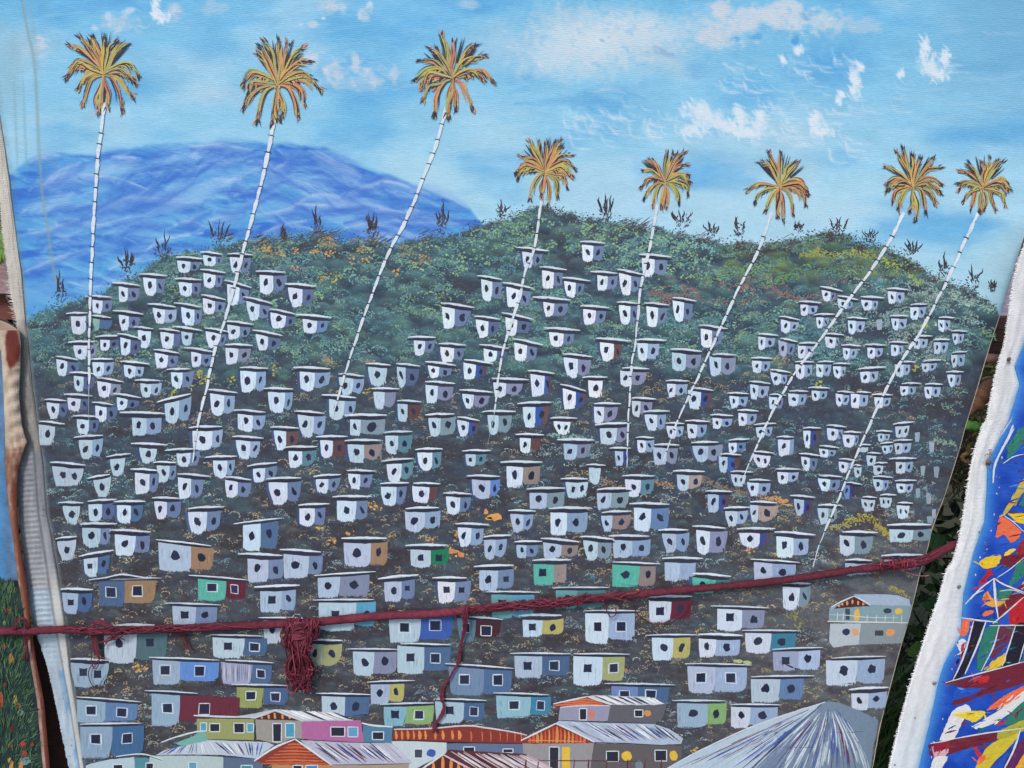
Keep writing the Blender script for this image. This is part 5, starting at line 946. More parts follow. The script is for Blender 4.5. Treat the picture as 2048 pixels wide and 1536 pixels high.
for y in np.arange(500, 1545, 2.1):
    x = float(AO(y)); L = random.uniform(1, 3.4) * (1 if random.random() < .9 else 2.4)
    tube(mb, P(np.array([x + 3, x - L * .4, x - L]), np.array([y, y + random.uniform(-1.5, 1.5), y + random.uniform(-3, 3)]), np.array([26.6, 26.4, 26.4 + random.uniform(-1, 1)])), [.0006, .00045, .0002], vary((226, 228, 230), 10), 4)
mb.build('frayed_thread', M_GESSO, abst, world=True)['kind'] = 'stuff'
# painted field
mb = MB(); ys = np.arange(440, 1640, 4.0)
for y in ys:
    a = float(AI(y))
    for i in range(31):
        x = a + (2140 - a) * i / 30; n = nzs(x / 30, y / 24, 421); c = np.array([30, 78, 186.]) + (n - .5) * 46
        t = (x - a) / 26
        if t < 1: c = c + (np.array([70, 150, 226]) - c) * (1 - t) ** 1.3 * .9
        mb.v.append((x, float(y), 27.2)); mb.c.append(tuple(c))
for j in range(len(ys) - 1):
    for i in range(30): q = j * 31 + i; mb.f.append((q, q + 31, q + 32, q + 1))
mb.build('blue_ground', M_OIL, abst, flat=1)
A6 = lambda *a: [(1740 + a[i] / 4.315, 1180 + a[i + 1] / 4.315) for i in range(0, len(a), 2)]; A5 = lambda *a: [(1780 + a[i] / 4.388, 850 + a[i + 1] / 4.388) for i in range(0, len(a), 2)]
RD, DR, YL, OG, GR, WT, BK, LB, BU = (186, 36, 48), (112, 36, 56), (232, 196, 52), (234, 112, 76), (48, 124, 108), (224, 224, 226), (32, 32, 48), (90, 150, 220), (34, 84, 190)
sw = MB(); k = 0
for pts, c in [(A5(960, 820, 985, 800, 1150, 935, 1065, 1030, 1000, 960, 930, 985), OG), (A5(1035, 780, 1190, 780, 1190, 865, 1120, 850), YL), (A5(985, 795, 1170, 480, 1190, 560, 1030, 770), (196, 176, 72)), (A5(1176, 620, 1140, 700, 1176, 720), GR),
               (A5(775, 1220, 850, 1160, 970, 1140, 940, 1230, 840, 1262), YL), (A5(860, 1270, 890, 1300, 800, 1420, 760, 1430), RD), (A5(980, 1160, 1176, 1130, 1176, 1200, 990, 1250), DR), (A5(1100, 1250, 1190, 1180, 1190, 1300, 1080, 1400, 1040, 1450), GR), (A5(1176, 1000, 1176, 1130, 1110, 1110), (150, 34, 50)),
               (A5(1030, 200, 1120, 60, 1190, 20, 1190, 120, 1040, 300), GR), (A6(1110, 150, 1230, 10, 1329, 20, 1329, 60, 1130, 240), DR), (A6(1200, 170, 1329, 60, 1345, 300, 1210, 280), RD), (A6(1110, 0, 1230, 0, 1150, 110, 1100, 90), GR),
               (A6(970, 80, 1010, 10, 1040, 60, 1080, 90, 1150, 80, 1160, 110, 1090, 145, 1010, 130), (234, 172, 66)), (A6(975, 85, 1005, 20, 1030, 80, 1000, 110), OG),
               (A6(800, 265, 855, 265, 840, 370, 800, 400, 782, 370), OG), (A6(765, 440, 800, 420, 830, 450, 810, 520, 780, 540, 760, 490), WT), (A6(800, 470, 830, 460, 800, 600, 780, 570), (170, 50, 80)), (A6(885, 265, 990, 275, 930, 470, 830, 700, 720, 780, 830, 560), BK),
               (A6(1000, 330, 1100, 320, 1050, 480, 960, 690, 920, 640, 950, 480), GR), (A6(1100, 340, 1240, 310, 1200, 440, 1080, 580, 1040, 560), (104, 50, 74)), (A6(1250, 310, 1345, 310, 1300, 620, 1150, 660, 1220, 450), BK), (A6(1020, 680, 1060, 620, 1160, 560, 1150, 640, 960, 730), YL),
               (A6(640, 800, 900, 740, 1345, 620, 1345, 790, 1000, 900, 760, 990, 720, 960, 900, 880), DR), (A6(890, 760, 1020, 740, 1010, 790, 910, 810), (206, 44, 52)), (A6(740, 860, 960, 850, 860, 910, 720, 940), BU), (A6(650, 1180, 720, 1040, 830, 990, 870, 1050, 800, 1130, 720, 1290, 600, 1310), WT), (A6(700, 1080, 960, 1040, 985, 1080, 900, 1140, 820, 1110), (232, 206, 60)),
               (A6(1010, 1040, 1140, 930, 1345, 820, 1345, 880, 1160, 1000), OG), (A6(885, 1180, 1150, 1010, 1345, 860, 1345, 960, 1100, 1130, 930, 1200), WT), (A6(1180, 1100, 1345, 960, 1345, 1150, 1180, 1160), GR), (A6(1230, 1080, 1280, 1050, 1270, 1110), DR), (A6(500, 1340, 900, 1260, 1180, 1210, 1100, 1290, 900, 1350, 560, 1440), DR),
               (A6(560, 1330, 680, 1310, 660, 1400, 550, 1450), (150, 30, 60)), (A6(550, 1410, 670, 1370, 660, 1420, 560, 1450), (216, 170, 180)), (A6(550, 1450, 670, 1440, 600, 1560, 520, 1560), WT), (A6(900, 1560, 1010, 1360, 1180, 1260, 1280, 1200, 1250, 1300, 1060, 1500, 1000, 1560), (210, 190, 58)), (A6(920, 1480, 980, 1420, 1000, 1460, 940, 1500), OG), (A6(1190, 1440, 1345, 1280, 1345, 1560, 1160, 1560), (96, 40, 90)), (A6(1250, 1560, 1345, 1400, 1345, 1560), (226, 170, 62)), (A6(1100, 1230, 1345, 1120, 1345, 1200, 1120, 1290), (176, 170, 60))]:
    sw = MB(); cp = crom([pts[-1]] + pts + [pts[0]], 7)[7:]; sw.poly([(q[0] + random.uniform(-.9, .9), q[1] + random.uniform(-.9, .9)) for q in (cp[:-1] if len(pts) > 4 or True else cp)], 27.8 + k * .06, c); k += 1
    mx0 = sum(q[0] for q in pts) / len(pts); my0 = sum(q[1] for q in pts) / len(pts); ax = max(range(len(pts)), key=lambda i: math.hypot(pts[i][0] - mx0, pts[i][1] - my0)); an = math.atan2(pts[ax][1] - my0, pts[ax][0] - mx0); ln_ = math.hypot(pts[ax][0] - mx0, pts[ax][1] - my0)
    for q in range(9):
        t = random.uniform(-.5, .4); o_ = random.uniform(-.16, .16) * ln_; x = mx0 + math.cos(an) * ln_ * t - math.sin(an) * o_; y = my0 + math.sin(an) * ln_ * t + math.cos(an) * o_; l_ = ln_ * random.uniform(.15, .4)
        stroke(sw, [(x, y), (x + l_ * .5 * math.cos(an + .1), y + l_ * .5 * math.sin(an + .1)), (x + l_ * math.cos(an), y + l_ * math.sin(an))], random.uniform(1.5, 5), 27.81 + k * .06 + q * .002, vary(tuple(v * random.choice([.86, 1.1]) if 0 else v for v in c), 20), (.3, .1), .4, 4)
    for q in range(4):
        i = random.randrange(len(pts)); p0, p1 = pts[i], pts[(i + 1) % len(pts)]; t = random.random(); x, y = p0[0] + (p1[0] - p0[0]) * t, p0[1] + (p1[1] - p0[1]) * t; a = math.atan2(p1[1] - p0[1], p1[0] - p0[0]) + random.uniform(-.12, .12)
        stroke(sw, [(x, y), (x + 6 * math.cos(a), y + 7 * math.sin(a)), (x + 15 * math.cos(a), y + 15 * math.sin(a))], random.uniform(1.5, 3.5), 27.82 + k * .06 + q * .003, vary(c, 14), (.3, .1), .5, 4)
    sw.build('colour_patch', M_OIL, abst, base=27.2)
sw = MB()
for _ in range(60):
    y = random.uniform(1100, 1540); x = random.uniform(float(AI(y)) + 34, 2060); a = random.choice([-.5, -.8, .9, -.35]) + random.uniform(-.2, .2); l = random.uniform(20, 60)
    stroke(sw, [(x, y), (x + l * math.cos(a) * .5, y + l * math.sin(a) * .6), (x + l * math.cos(a), y + l * math.sin(a))], random.uniform(4, 11), 27.4 + _ * .005, vary(random.choice([BU, RD, DR, GR, BU, (24, 64, 160), OG, YL]), 12), (.5, .3), .3, 5)
for _ in range(120):
    y = random.uniform(880, 1540); x = random.uniform(float(AI(y)) + 16, 2060); a = random.uniform(-.6, .3); l = random.uniform(8, 34)
    stroke(sw, [(x, y), (x + l * math.cos(a) * .5, y + l * math.sin(a) * .6), (x + l * math.cos(a), y + l * math.sin(a))], random.uniform(1, 4), 29.4 + _ * .003, vary(random.choice([BU, (24, 64, 166), LB, DR, BU, (50, 100, 200), GR]), 12), (.3, .1), .4, 4)
for _ in range(45):
    y = random.uniform(880, 1530); x = float(AI(y)) + random.uniform(14, 24); blob(sw, x, y, random.uniform(.8, 2), random.uniform(1, 3), 29.8 + _ * .002, random.choice([LB, (170, 60, 80), (200, 190, 150), (210, 214, 224)]), 6)
sw.build('paint_flick', M_OIL, abst, base=27.2)['kind'] = 'stuff'
ln = MB()
for k, (p, w) in enumerate([(A5(990, 340, 1080, 280, 1176, 255), 2.2), (A5(1000, 795, 1080, 850, 1190, 950), 2.2), (A5(940, 1340, 1060, 1260, 1190, 1150), 2), (A5(705, 1530, 800, 1430, 915, 1345), 3.4), (A5(915, 1345, 1000, 1400, 1180, 1470), 3.4), (A5(912, 1345, 920, 1450, 930, 1560), 5), (A5(905, 510, 915, 380, 960, 260, 1090, 30), 4.5), (A5(1080, 0, 1040, 110, 960, 250), 6),
                          (A6(820, 125, 900, 40, 980, 0), 3), (A6(1070, 0, 1085, 110, 1108, 250), 4), (A6(1060, 290, 1180, 190, 1329, 60), 3), (A6(790, 240, 950, 262, 1100, 278), 3.2), (A6(1030, 308, 1200, 305, 1345, 305), 2.4), (A6(895, 265, 850, 440, 790, 620, 715, 780), 3.6), (A6(1000, 275, 930, 470, 820, 725), 4.2), (A6(1115, 310, 1060, 500, 960, 700), 3), (A6(1255, 310, 1200, 480, 1140, 660), 3), (A6(1345, 420, 1285, 630), 2.4),
                          (A6(650, 800, 850, 745, 1100, 680, 1345, 615), 2.6), (A6(720, 1285, 1000, 1235, 1345, 1190), 3), (A6(1300, 1200, 1240, 1380, 1150, 1560), 4), (A6(520, 1325, 640, 1305, 720, 1285), 2), (A6(1120, 10, 1230, 0, 1345, 40), 2)]):
    ln = MB(); stroke(ln, p, w, 31.2 + k * .05, (216, 222, 230), (.5, .4), .2, 6); ln.build('white_line', M_OIL, abst, base=27.2)
ln = MB()
for k in range(9): stroke(ln, [(x0 := 2005 + random.uniform(-25, 30), y0 := 905 - (x0 - 1980) * 1.5), (x0 + 10, y0 - 18)], random.uniform(1, 3), 30.9 + k * .01, (196, 200, 208), n=3)
ln.build('pale_scrape', M_OIL, abst, base=27.2)
# wooden stretcher bars behind it
mb = MB()
for a0, a1 in [((2090, 560), (1880, 1560)), ((2160, 500), (2130, 1620))]:
    c = [P(*a0, 14), P(*a1, 14)]; tube(mb, np.linspace(c[0], c[1], 8), .0085, (120, 92, 66), 4)
mb.build('stretcher_bar', M_WOOD, abst, world=True)
def nail(px, py, off, r, parent, rust):
    c = P(px, py, off); m = MB(); n = 14
    prof = [(r, 0), (r * 1.02, .0006), (r * .8, .0012), (r * .4, .0016)]
    for rr, h in prof:
        for k in range(n): a = 2 * math.pi * k / n; m.v.append((c[0] + rr * math.cos(a), c[1] - h, c[2] + rr * math.sin(a))); m.c.append((84, 70, 66) if rust else (104, 108, 116))
    for j in range(3):
        for k in range(n): a = j * n + k; b = j * n + (k + 1) % n; m.f.append((a, b, b + n, a + n))
    m.f.append(tuple(3 * n + k for k in range(n)))
    o = m.build('nail', M_METAL, parent, world=True); return o
for (x, y, rr) in [(2017, 718, .0022), (1977, 925, .0026), (1918, 1173, .0021), (1869, 1366, .0022)]: nail(x, y, 28.2, rr, abst, x > 1950)
rust = MB()
for (x, y, rx, ry) in [(1977, 925, 5, 8), (1981, 905, 4, 10), (2018, 722, 4, 6)]:
    for k in range(26): dab(rust, x + random.gauss(0, rx * .7), y + random.gauss(0, ry * .7), random.uniform(.8, 1.8), vary((150, 124, 112), 18), 28.4 + k * .01)
for (x, y) in [(1959, 1064), (1830, 1436), (1790, 1530), (1812, 1500)]: blob(rust, x, y, 1.6, 2.2, 28.5, (110, 108, 106), 7)
rust.build('rust_stain', M_LINE, abst, base=28.3, flat=1)

# ------------------------------------------------------------------ the garden canvas at the left edge
gard = empty('garden_painting', tuple(P(20, 1500, 9)), 'strip of a garden canvas with dark leaves and red flowers at the left edge', 'painting')
GR_ = tab([(38, 655), (42, 690), (41, 740), (38, 790), (44, 850), (54, 884), (46, 905), (36, 940), (34, 1000), (37, 1060), (44, 1110), (55, 1180), (62, 1250), (72, 1320), (88, 1400), (100, 1536)])
GI = tab([(-10, 640), (0, 700), (6, 800), (8, 880), (8, 930), (14, 1000), (26, 1090), (34, 1160), (50, 1250), (60, 1330), (72, 1400), (84, 1536)])
def gcol(t, y, x):
    n = nzs(x / 10, y / 22, 501)
    k_ = float(sstep(860, 1000, y + (nzs(x / 7, y / 25, 531) - .5) * 160)); c = np.array([188, 172, 154.]) * (1 - k_) + np.array([140, 96, 76.]) * k_ + (n - .5) * 60
    if y > 905: c = c + (np.array([176, 158, 146]) - c) * max(0, nzs(x / 6, y / 16, 521) * 2.2 - 1.1)
    rp = float(sstep(1.15, .8, math.hypot((x - 25) / 15, (y - 694) / 42) + (n - .5) * .4)); c = c * (1 - rp) + (np.array([112, 52, 44.]) + (n - .5) * 30) * rp
    if y > 905 and t > .3: q_ = float(sstep(.3, .7, t + (n - .5) * .5)) * k_ * .9; c = c * (1 - q_) + np.array([112, 56, 42.]) * q_
    if y > 1280 and t < .5: c = np.array([160, 128, 120.]) + (n - .5) * 70
    if y < 660: c = np.array([170, 142, 128.])
    return tuple(c)
def gout(y): return float(GR_(y)) if y > 668 else float(GR_(y)) - ((668 - y) / 30) ** 2 * 42
margin('rust_stained_rim', gard, GI, gout, 640, 1640, 8, lambda t, y: (.5 * math.sin(y / 4.2 + t * 3) if 735 < y < 900 and t > .3 else 0) + (2.2 * math.exp(-((y - 780) / 110) ** 2)) * math.sin(math.pi * t), gcol, 18, 1.8)
mb = MB(); ys = np.arange(700, 1640, 3.0)
for y in ys:
    b = float(GI(y)) + 1.5
    for i in range(19):
        x = -70 + (b + 70) * i / 18; n = nzs(x / 16, y / 20, 511)
        c = np.array([104, 142, 186.]) * (.7 + .4 * n) if y < 1160 else np.array([36, 56, 56.]) * (.6 + .9 * n)
        if 880 < y < 1160: c = c + (np.array([72, 150, 214]) - c) * sstep(18, -10, x - (y - 1000) * .03) * .8
        if y > 1140: c = c * (1 - .0) if y > 1180 else c
        mb.v.append((x, float(y), 9.0)); mb.c.append(tuple(c))
for j in range(len(ys) - 1):
    for i in range(18): q = j * 19 + i; mb.f.append((q, q + 19, q + 20, q + 1))
mb.build('canvas', M_OIL, gard, flat=1)
mb = MB()
for k in range(1500):
    y = random.uniform(1165, 1545); x = random.uniform(-40, float(GI(y)) - 8); cy = [1215, 1345, 1450][k % 3]; a = math.atan2(y - cy - 60, x - 10) + random.uniform(-.3, .3); l = random.uniform(8, 24)
    stroke(mb, [(x, y), (x + l * .5 * math.cos(a), y - abs(l * .5 * math.sin(a))), (x + l * math.cos(a), y - abs(l * math.sin(a)) * .9)], random.uniform(.9, 2.6), 9.2 + k * .0016, vary(random.choice([(50, 84, 58), (38, 66, 60), (66, 100, 70), (34, 48, 54), (88, 118, 84), (74, 104, 70)]), 12), (.5, .1), .3, 3)
mb.build('painted_leaves', M_LINE, gard, base=9.1, flat=.3)['kind'] = 'stuff'
for (x, y, rx, ry, c) in [(16, 1222, 5, 5, (140, 54, 46)), (7, 1293, 4, 4, (150, 52, 40)), (10, 1370, 5, 5, (140, 56, 44)), (23, 1317, 5, 12, (176, 132, 72)), (30, 1400, 4, 12, (170, 136, 76)), (0, 1400, 5, 20, (160, 78, 52)), (37, 1412, 5, 6, (150, 56, 46)), (45, 1488, 6, 6, (158, 60, 46)), (65, 1490, 4, 5, (140, 52, 44)), (20, 1492, 5, 4, (120, 50, 44)), (25, 1458, 5, 6, (120, 48, 44)), (48, 1508, 7, 8, (140, 56, 44)), (22, 1528, 5, 14, (196, 136, 70)), (42, 1530, 5, 12, (190, 138, 74)), (50, 1522, 12, 9, (120, 150, 160)), (40, 1425, 7, 8, (110, 140, 130)), (8, 1246, 3, 5, (120, 140, 110))]:
    m = MB()
    for k in range(4): blob(m, x + random.uniform(-1.4, 1.4), y + random.uniform(-1.4, 1.4), rx * random.uniform(.55, .95), ry * random.uniform(.6, .95), 10.6 + k * .02, vary(c, 14), 9, .25)
    m.build('painted_flower', M_OIL, gard, base=9.1, flat=.3)

# ------------------------------------------------------------------ the maroon yarn line tied across
rope = empty('yarn_rope', tuple(P(600, 1245, 12)), 'maroon yarn-wrapped cord tied across the front of the hillside canvas, with a frayed tassel', 'rope')
RP = [(-60, 1264, 22), (-10, 1263, 21), (28, 1262, 20), (60, 1262, 18), (130, 1259, 14), (200, 1263, 10), (280, 1260, 7), (380, 1256, 6.5), (450, 1253, 6.5), (560, 1248, 7), (640, 1243, 7), (760, 1232, 6.5), (860, 1228, 6.5), (930, 1221, 6.5), (1010, 1213, 7), (1100, 1207, 7), (1180, 1198, 6.5), (1290, 1187, 6), (1400, 1177, 6), (1500, 1168, 6), (1600, 1156, 6.5), (1700, 1141, 10), (1780, 1131, 11), (1840, 1123, 13), (1868, 1110, 14), (1895, 1096, 15), (1920, 1085, 17), (1960, 1068, 18), (2010, 1046, 19)]
rc = crom(RP, 40); RW = P(rc[:, 0], rc[:, 1], rc[:, 2]); sg = np.r_[0, np.cumsum(np.linalg.norm(np.diff(RW, axis=0), axis=1))]
MAR = [(112, 46, 62), (100, 40, 56), (126, 54, 72), (90, 36, 50), (108, 44, 60)]
def rope_at(s): return np.array([np.interp(s, sg, RW[:, i]) for i in range(3)]).T
s = np.arange(0, sg[-1], .004); ctr = rope_at(s)
rx_ = np.interp(s, np.interp([0, 400, 640, 900, 1100, 1230, 1700, 1800, 1900, 2010], rc[:, 0], sg), [.0042, .0042, .0046, .0044, .0052, .0040, .0036, .0050, .0042, .0040])
mb = MB(); tube(mb, ctr, rx_ * .86, (92, 30, 46), 10); mb.build('cord_core', M_YARN, rope, world=True, smooth=True)
mb = MB(); tot = sg[-1]; pitch = .00125; n = int(tot / pitch) * 12; th = np.linspace(0, tot / pitch * 2 * math.pi, n); s = np.linspace(0, tot, n); ctr = rope_at(s)
Tn = np.gradient(ctr, axis=0); Tn /= np.linalg.norm(Tn, axis=1)[:, None]; U = np.cross(Tn, [0, 0, 1.]); U /= np.linalg.norm(U, axis=1)[:, None]; Vv = np.cross(Tn, U)
rr = np.interp(s, np.arange(0, sg[-1], .004), rx_) + fbm(s * 260, s * 0, 3, 601) * .0008 - .0006 + .0004 * np.sin(s * 190) ** 8
sh = (fbm(s * 40, s * 0, 2, 607) - .5) * .004
hel = ctr + (U * np.cos(th)[:, None] + Vv * np.sin(th)[:, None]) * rr[:, None] + Tn * (sh * 1.0)[:, None]
step = 3000
for i in range(0, n, step): tube(mb, hel[i:i + step + 1], .00072, MAR[(i // step) % 5], 5, MAR[(i // step + 1) % 5], False)
mb.build('yarn_winding', M_YARN, rope, world=True, smooth=True)
# loose twisting yarns lying along the line
def yarn(m, pts, r=.0006, col=None, tw=0.0, n=8):
    p = crom([np.array(q, float) for q in pts], n); w = P(p[:, 0], p[:, 1], p[:, 2])
    if tw: w = w + np.stack([np.sin(np.arange(len(w)) * 1.3) * tw, np.cos(np.arange(len(w)) * 1.3) * tw, np.sin(np.arange(len(w)) * .9) * tw], 1)
    tube(m, w, r, vary(col or random.choice(MAR), 10), 5)
mb = MB()
lineY = lambda x: float(np.interp(x, [q[0] for q in RP], [q[1] for q in RP]))
for k in range(130):
    x = random.choice([random.uniform(-20, 500), random.uniform(930, 1240), random.uniform(930, 1120), random.uniform(1740, 1850), random.uniform(140, 330)]); 
    if x > 1890: continue
    l = random.uniform(25, 90); y = lineY(x); a = random.choice([-1, 1]); hgt_ = 7 if not 1000 < x < 1160 else 11; z = 9 if 200 < x < 1750 else lineY(x) * 0 + 12
    yarn(mb, [(x, y + a * hgt_, z + 2), (x + l * .35, lineY(x + l * .35) + random.uniform(-4, 4), z + 5.8 + random.random()), (x + l * .7, lineY(x + l * .7) - a * random.uniform(2, 6), z + 5.5), (x + l, lineY(x + l) - a * hgt_, z + 1.5)], random.uniform(.0004, .0007))
mb.build('loose_yarn', M_YARN, rope, world=True, smooth=True)['kind'] = 'stuff'
# knot and tassel
mb = MB()
for k in range(46):
    a = random.uniform(-.9, .9); x0 = 572 + random.uniform(0, 62)
    yarn(mb, [(x0, 1236, 8), (x0 + random.uniform(-4, 6), 1246, 19 + random.uniform(-1, 2)), (x0 + random.uniform(-8, 10), 1262, 21 + random.uniform(-1, 2)), (x0 + random.uniform(-12, 12), 1280, 17)], .0008)
for k in range(26):
    x = random.uniform(566, 632); yarn(mb, [(572, 1262 + random.uniform(-14, 16), 12), (596, 1258 + random.uniform(-14, 22), 23 + random.random() * 2), (632, 1256 + random.uniform(-12, 22), 13)], .00085)
mb.build('knot', M_YARN, rope, world=True, smooth=True)
mb = MB()
for k in range(125):
    x0 = random.uniform(574, 624); b = random.random(); cx = 602 + random.gauss(0, 7); e = random.uniform(1345, 1388) if b < .8 else random.uniform(1300, 1345)
    xl = 566 + random.uniform(0, 48); wv = random.uniform(-7, 7)
    if k % 3 == 0: xl = random.uniform(592, 614)
    yarn(mb, [(x0, 1262, 18 + random.uniform(-3, 3)), (x0 - 4 + random.uniform(-8, 8), 1290, 17 + random.uniform(-6, 5)), (xl + 8, 1320, 13 + random.uniform(-6, 6)), (xl + 10 + wv, 1346, 10 + random.uniform(-5, 5)), (cx + random.uniform(-22, 24), e, 8 + random.uniform(-5, 4))], random.uniform(.0005, .0008), random.choice(MAR + [(88, 28, 44), (96, 30, 48)]))
for k in range(70):                                    # the curled ends at its foot
    cx, cy = random.choice([(612, 1356), (604, 1372), (585, 1352), (616, 1345)]); cx += random.gauss(0, 8); cy += random.gauss(0, 9); r = random.uniform(3, 10); ph = random.random() * 6
    yarn(mb, [(cx + r * math.cos(ph + t), cy + r * .8 * math.sin(ph + t), 10 + random.uniform(-3, 5)) for t in np.linspace(0, random.uniform(2.5, 5.5), 6)], random.uniform(.0003, .0006), random.choice(MAR + [(150, 62, 78)]))
for p in [[(618, 1290), (626, 1294), (626, 1302), (618, 1300)], [(564, 1256), (560, 1272), (568, 1282)], [(616, 1338), (626, 1340), (622, 1332)], [(575, 1370), (576, 1382), (588, 1386), (594, 1376)], [(606, 1240), (594, 1270), (600, 1330)], [(590, 1244), (584, 1290), (592, 1350)], [(600, 1278), (612, 1284), (608, 1310)]]: yarn(mb, [(a, b, 21) for a, b in p], .0006, (158, 66, 84))
mb.build('tassel', M_YARN, rope, world=True, smooth=True)
# hanging strands
mb = MB()
for k in range(13):
    j = lambda a=2.4: random.uniform(-a, a)
    yarn(mb, [(933 + j(6), 1212 + j(), 17), (930 + j(5), 1236, 15), (929 + j(4), 1260, 9), (921 + j(4), 1290, 6), (918 + j(4), 1322, 5), (910 + j(2), 1336, 5), (896 + j(2), 1360, 5), (886 + j(3), 1376, 5), (884 + j(4), 1398, 5), (888 + j(2), 1412, 5), (884 + j(4), 1430, 5), (870 + j(4), 1450, 5), (870 + j(5), 1462 + j(4), 5)], .0006, tw=.0002)
mb.build('hanging_strand', M_YARN, rope, world=True, smooth=True)
mb = MB()
for k in range(12): yarn(mb, [(178 + random.uniform(-6, 10), 1256, 15), (184 + random.uniform(-3, 10), 1275, 9), (188 + random.uniform(-3, 8), 1298, 7), (198 + random.uniform(-4, 4), 1312 + random.uniform(-8, 4), 6)], .0006)
for k in range(9): yarn(mb, [(170 + random.uniform(0, 20), 1256, 15), (196 + random.uniform(-10, 10), 1240 + random.uniform(-2, 8), 17), (235 + random.uniform(-12, 12), 1264 + random.uniform(-5, 12), 13), (205 + random.uniform(-10, 10), 1286, 8)], .0005)
yarn(mb, [(183, 1300, 6), (183, 1325, 4), (190, 1338, 4), (197, 1330, 5), (200, 1316, 5), (212, 1316, 5)], .0006); yarn(mb, [(200, 1318, 5), (184, 1330, 4), (177, 1345, 4), (180, 1362, 4), (188, 1376, 4)], .0006); yarn(mb, [(250, 1280, 6), (232, 1274, 6), (215, 1284, 5), (206, 1296, 5)], .0005, (60, 34, 44))
for k in range(6): yarn(mb, [(355 + random.uniform(-8, 8), 1262, 12), (365 + random.uniform(-4, 6), 1275, 6), (370 + random.uniform(-4, 6), 1288, 5), (382 + random.uniform(-6, 6), 1300, 5)], .0004)
for k in range(7): yarn(mb, [(20 + random.uniform(-4, 8), 1270, 22), (34 + random.uniform(-6, 6), 1240, 25), (52 + random.uniform(-6, 4), 1240 + random.uniform(-3, 5), 24), (52 + random.uniform(-4, 4), 1280, 16), (50 + random.uniform(-8, 8), 1320, 13)], .0006)
yarn(mb, [(1205, 1200, 15), (1214, 1222, 9), (1222, 1234, 7), (1232, 1228, 8), (1231, 1216, 13)], .0007); yarn(mb, [(1160, 1200, 16), (1172, 1186, 18), (1182, 1196, 18), (1190, 1208, 15), (1202, 1196, 17)], .0006)
yarn(mb, [(1268, 1196, 14), (1269, 1215, 7), (1275, 1228, 6), (1300, 1246, 6), (1320, 1248, 6), (1345, 1238, 6), (1368, 1226, 7), (1384, 1196, 12)], .0006); yarn(mb, [(1225, 1195, 16), (1245, 1200, 16), (1262, 1204, 13)], .0006)
yarn(mb, [(1725, 1138, 16), (1750, 1156, 10), (1766, 1138, 18), (1768, 1120, 16), (1780, 1114, 18), (1790, 1122, 20)], .0005); yarn(mb, [(1800, 1140, 14), (1830, 1150, 10), (1850, 1152, 8), (1858, 1150, 8)], .0005, (170, 110, 110))
for k in range(7): x = 1766 + k * 10 + random.uniform(-4, 4); yarn(mb, [(x, 1116 + random.uniform(-2, 4), 15), (x + random.uniform(-4, 8), 1130, 21), (x + random.uniform(-6, 10), 1144, 16)], .0005, (160, 60, 80))
mb.build('stray_yarn', M_YARN, rope, world=True, smooth=True)['kind'] = 'stuff'

# ------------------------------------------------------------------ what shows behind and between the canvases
mb = MB(); n = 40
for j in range(n + 1):
    for i in range(n + 1):
        u, v = (i / n) ** 1 * 2 - 1, j / n * 2 - 1; x, y = math.copysign(abs(u) ** 2.2, u) * 60, math.copysign(abs(v) ** 2.2, v) * 60
        z = (float(vnoise(np.array([x * 1.5 + 90]), np.array([y * 1.5 + 90]), 5)[0]) - .5) * .05; mb.v.append((x, y, z)); mb.c.append(vary((58, 58, 44), 8))
for j in range(n):
    for i in range(n): a = j * (n + 1) + i; mb.f.append((a, a + 1, a + n + 2, a + n + 1))
tag(mb.build('ground', M_PLANT, None, world=True), kind='structure')
# added hedge a hand's breadth behind the canvases; its dark leaves darken the gap
def leafm(m, c, l, w, d, up, col):
    d = d / np.linalg.norm(d); sd = np.cross(d, up); sd /= np.linalg.norm(sd) + 1e-9; n0 = len(m.v)
    for t, q in ((0, .1), (.3, .8), (.6, 1.0), (1.0, .05)):
        for sgn in (-1, 1): m.v.append(tuple(c + d * l * t + sd * sgn * w * q * .5 + np.cross(sd, d) * (-.25 * l * t * t))); m.c.append(col)
    for k in range(3): a = n0 + 2 * k; m.f.append((a, a + 1, a + 3, a + 2))
shade_hedge = empty('added_hedge', (0, .55, 0), 'added dark leaves filling the gap between the canvases to keep it dark', 'added_hedge')
m = MB(); r3 = np.random.RandomState(5)
for k in range(14000):
    c = np.array([r3.uniform(-1.0, 1.1), r3.uniform(.34, .7), r3.uniform(0, 1.12)])
    if abs(c[0]) < .25 and k % 3: continue
    leafm(m, c, r3.uniform(.018, .045), r3.uniform(.008, .018), r3.normal(size=3) + [0, -.5, -.2], r3.normal(size=3), vary(random.choice([(28, 50, 24), (20, 36, 20), (36, 60, 28), (36, 34, 22), (14, 22, 14)]), 8))
m.build('foliage', M_PLANT, shade_hedge, world=True)['kind'] = 'stuff'
m = MB()
for k in range(60):
    x = r3.uniform(-1, 1.1); tube(m, [(x, .55 + r3.uniform(-.1, .1), 0), (x + r3.uniform(-.05, .05), .5, .5), (x + r3.uniform(-.15, .15), .5 + r3.uniform(-.1, .1), 1.05)], [.008, .006, .003], (60, 46, 34), 6)
m.build('branch', M_WOOD, shade_hedge, world=True)
